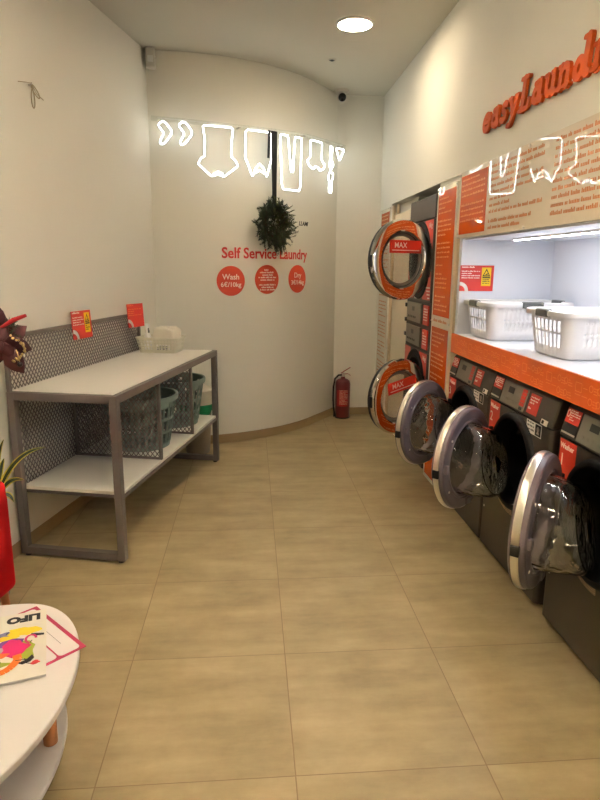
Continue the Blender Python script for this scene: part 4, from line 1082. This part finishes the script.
# ------------------------------------------------------------------ red armchair
ac = thing('armchair', (-1.217, 2.26, 0), rad(-11.7), 'red upholstered armchair with wooden legs at the left picture edge', 'armchair')
AW, AD = .158, .25
MB().box(-AW, AW, -AD, AD, .165, .38).build('seat_base', 'fabric', ac, bevel=.03, bseg=4)
MB().box(-AW+.06, AW-.06, -AD-.005, AD-.09, .345, .44).build('seat_cushion', 'fabric', ac, bevel=.025, bseg=4)
MB().box(-AW, AW, AD-.10, AD, .20, .655).build('backrest', 'fabric', ac, bevel=.035, bseg=4)
for sx in (-1, 1):
    MB().box(sx*AW-(.065 if sx > 0 else 0), sx*AW+(.065 if sx < 0 else 0), -AD+.02, AD-.0, .168, .60).build('armrest', 'fabric', ac, bevel=.028, bseg=4)
    for sy in (-1, 1): MB().tube([(sx*(AW-.045), sy*(AD-.045), .18), (sx*(AW-.04), sy*(AD-.035), 0)], [.02, .013], 14).build('leg', 'wood', ac, 60)

# potted plant with yellow edged leaves
pp = thing('potted_plant', (-1.225, 2.68, 0), 0, 'yellow edged narrow-leaved plant in a pot behind the red armchair', 'plant')
Open().lathe([(.0005, 0), (.075, 0), (.08, .01), (.10, .19), (.104, .19), (.104, .2), (.092, .2), (.09, .17), (.0005, .17)], 32).build('pot', 'terracotta', pp, 40)
MB().tube([(0, 0, .16), (.03, .01, .35), (.065, .03, .50)], [.012, .010, .008], 8).build('stem', 'twig', pp, 60)
lf, le = MB(), MB(); rl_ = random.Random(12)
def leaf(P, w_):
    P = [Vector(p) for p in P]; n = 14; pts = []
    for i in range(n+1):
        t = i/n; a = P[0]*(1-t)**2+P[1]*2*t*(1-t)+P[2]*t*t; pts.append(a)
    for m_, f0, f1 in ((lf, -.62, .62), (le, -1, -.6), (le, .6, 1)):
        vs = []
        for i in range(n+1):
            d = (pts[min(n, i+1)]-pts[max(0, i-1)]).normalized(); s_ = d.cross(Vector((.3, -.75, .6))).normalized()
            wv = w_*(math.sin(PI*(.12+.88*i/n)))**.7 if i < n else .0008
            vs += [pts[i]+s_*wv*f0, pts[i]+s_*wv*f1]
        m_.add(vs, [(2*i, 2*i+1, 2*i+3, 2*i+2) for i in range(n)])
base = Vector((.06, .03, .48))
for mid, tip, w_ in (((.09, -.01, .70), (.235, .02, .705), .012), ((.05, .0, .60), (.115, .03, .655), .013), ((.07, -.02, .52), (.09, -.03, .46), .014), ((.06, .0, .58), (.135, -.01, .56), .013), ((-.05, .0, .62), (-.06, .02, .70), .012), ((.0, .08, .60), (.0, .13, .62), .012), ((-.04, -.05, .58), (-.08, -.08, .52), .013), ((.01, .0, .66), (.06, .0, .75), .012)):
    leaf([base, Vector(mid)+Vector((.045, .05, 0)), Vector(tip)+Vector((.045, .05, 0))], w_)
lf.build('leaf_blades', 'leaf', pp, solid=.0012); le.build('leaf_margins', 'leaf_edge', pp, solid=.0012)

# artificial poinsettia spray standing in the same pot
pz = thing('poinsettia_spray', (-1.095, 2.72, .235), 0, 'dark red artificial poinsettia spray with fir sprigs by the near end of the table', 'flower')
MB().tube([(-.105, -.02, -.062), (-.07, .0, .4), (.0, .0, .95)], .006, 8).build('stem', 'twig', pz, 60)
pe = MB()
def petal(c, d, up, ln, w_):
    c, d, up = Vector(c), Vector(d).normalized(), Vector(up); s_ = d.cross(up).normalized()
    R_ = [(0, .12), (.25, .75), (.5, 1), (.75, .7), (1, .03)]
    vs = []
    for t, q in R_:
        dr = up*(-.25*ln*t*t); m_ = c+d*ln*t+dr
        vs += [m_-s_*w_*q+up*.008*q, m_, m_+s_*w_*q+up*.008*q]
    pe.add(vs, [(3*i+a, 3*i+a+1, 3*i+4+a, 3*i+3+a) for i in range(4) for a in (0, 1)])
cen = Vector((.03, -.03, .96)); upv = Vector((.35, -.85, .1)).normalized(); t1 = upv.orthogonal().normalized(); t2 = upv.cross(t1)
for k in range(7):
    a = 2*PI*k/7+.3; petal(cen, t1*math.cos(a)+t2*math.sin(a), upv, .12, .038)
for k in range(5):
    a = 2*PI*k/5; petal(cen+upv*.012, t1*math.cos(a)+t2*math.sin(a), upv, .075, .026)
petal(cen+Vector((.0, 0, -.02)), (.55, 0, -.85), upv, .14, .042); petal(cen+Vector((-.02, 0, .06)), (.1, 0, 1), upv, .10, .035)
pe.build('petals', 'petal', pz, 60, solid=.0012)
nd, tw2 = MB(), MB(); rp = random.Random(31)
for i in range(18):
    d = Vector((rp.uniform(-.6, 1), rp.uniform(-.5, .3), rp.uniform(-.2, .9)))
    sprig(nd, tw2, Vector((.0, 0, .99)), d, rp.uniform(.07, .11), 34, .028, rr=rp)
nd.build('fir_needles', 'fir', pz); tw2.build('twigs', 'twig', pz)
b_ = MB(); b_.tube([(.02, -.02, 1.02), (.08, -.03, 1.055), (.135, -.03, 1.075)], [.006, .010, .007], 10); b_.tube([(.0, -.02, 1.04), (-.005, -.03, 1.10), (.0, -.03, 1.15)], [.012, .018, .014], 10)
b_.build('berry_sticks', 'berry', pz, 60)
g_ = MB()
for i in range(26):
    t = rp.random(); p = Vector((.06+.06*math.sin(t*3), -.04+rp.uniform(-.01, .01), .99-.11*t+rp.uniform(-.008, .008))); g_.lathe([(.0004, .006), (.005, .003), (.006, 0), (.005, -.003), (.0004, -.006)], 8, o=p)
g_.build('gold_beads', 'gold', pz, 60)
MB().lathe([(.0004, .012), (.009, .008), (.012, 0), (.009, -.008), (.0004, -.012)], 14, o=(.095, -.04, .865)).build('dark_bead', 'black', pz, 60)
MB().tube([(.085, -.04, .93), (.092, -.04, .90), (.095, -.04, .875)], .002, 6).build('bead_wire', 'gold', pz)
MB().tube([(-.0, -.03, 1.12), (.005, -.03, 1.165)], .006, 8).build('dark_tip', 'black', pz)
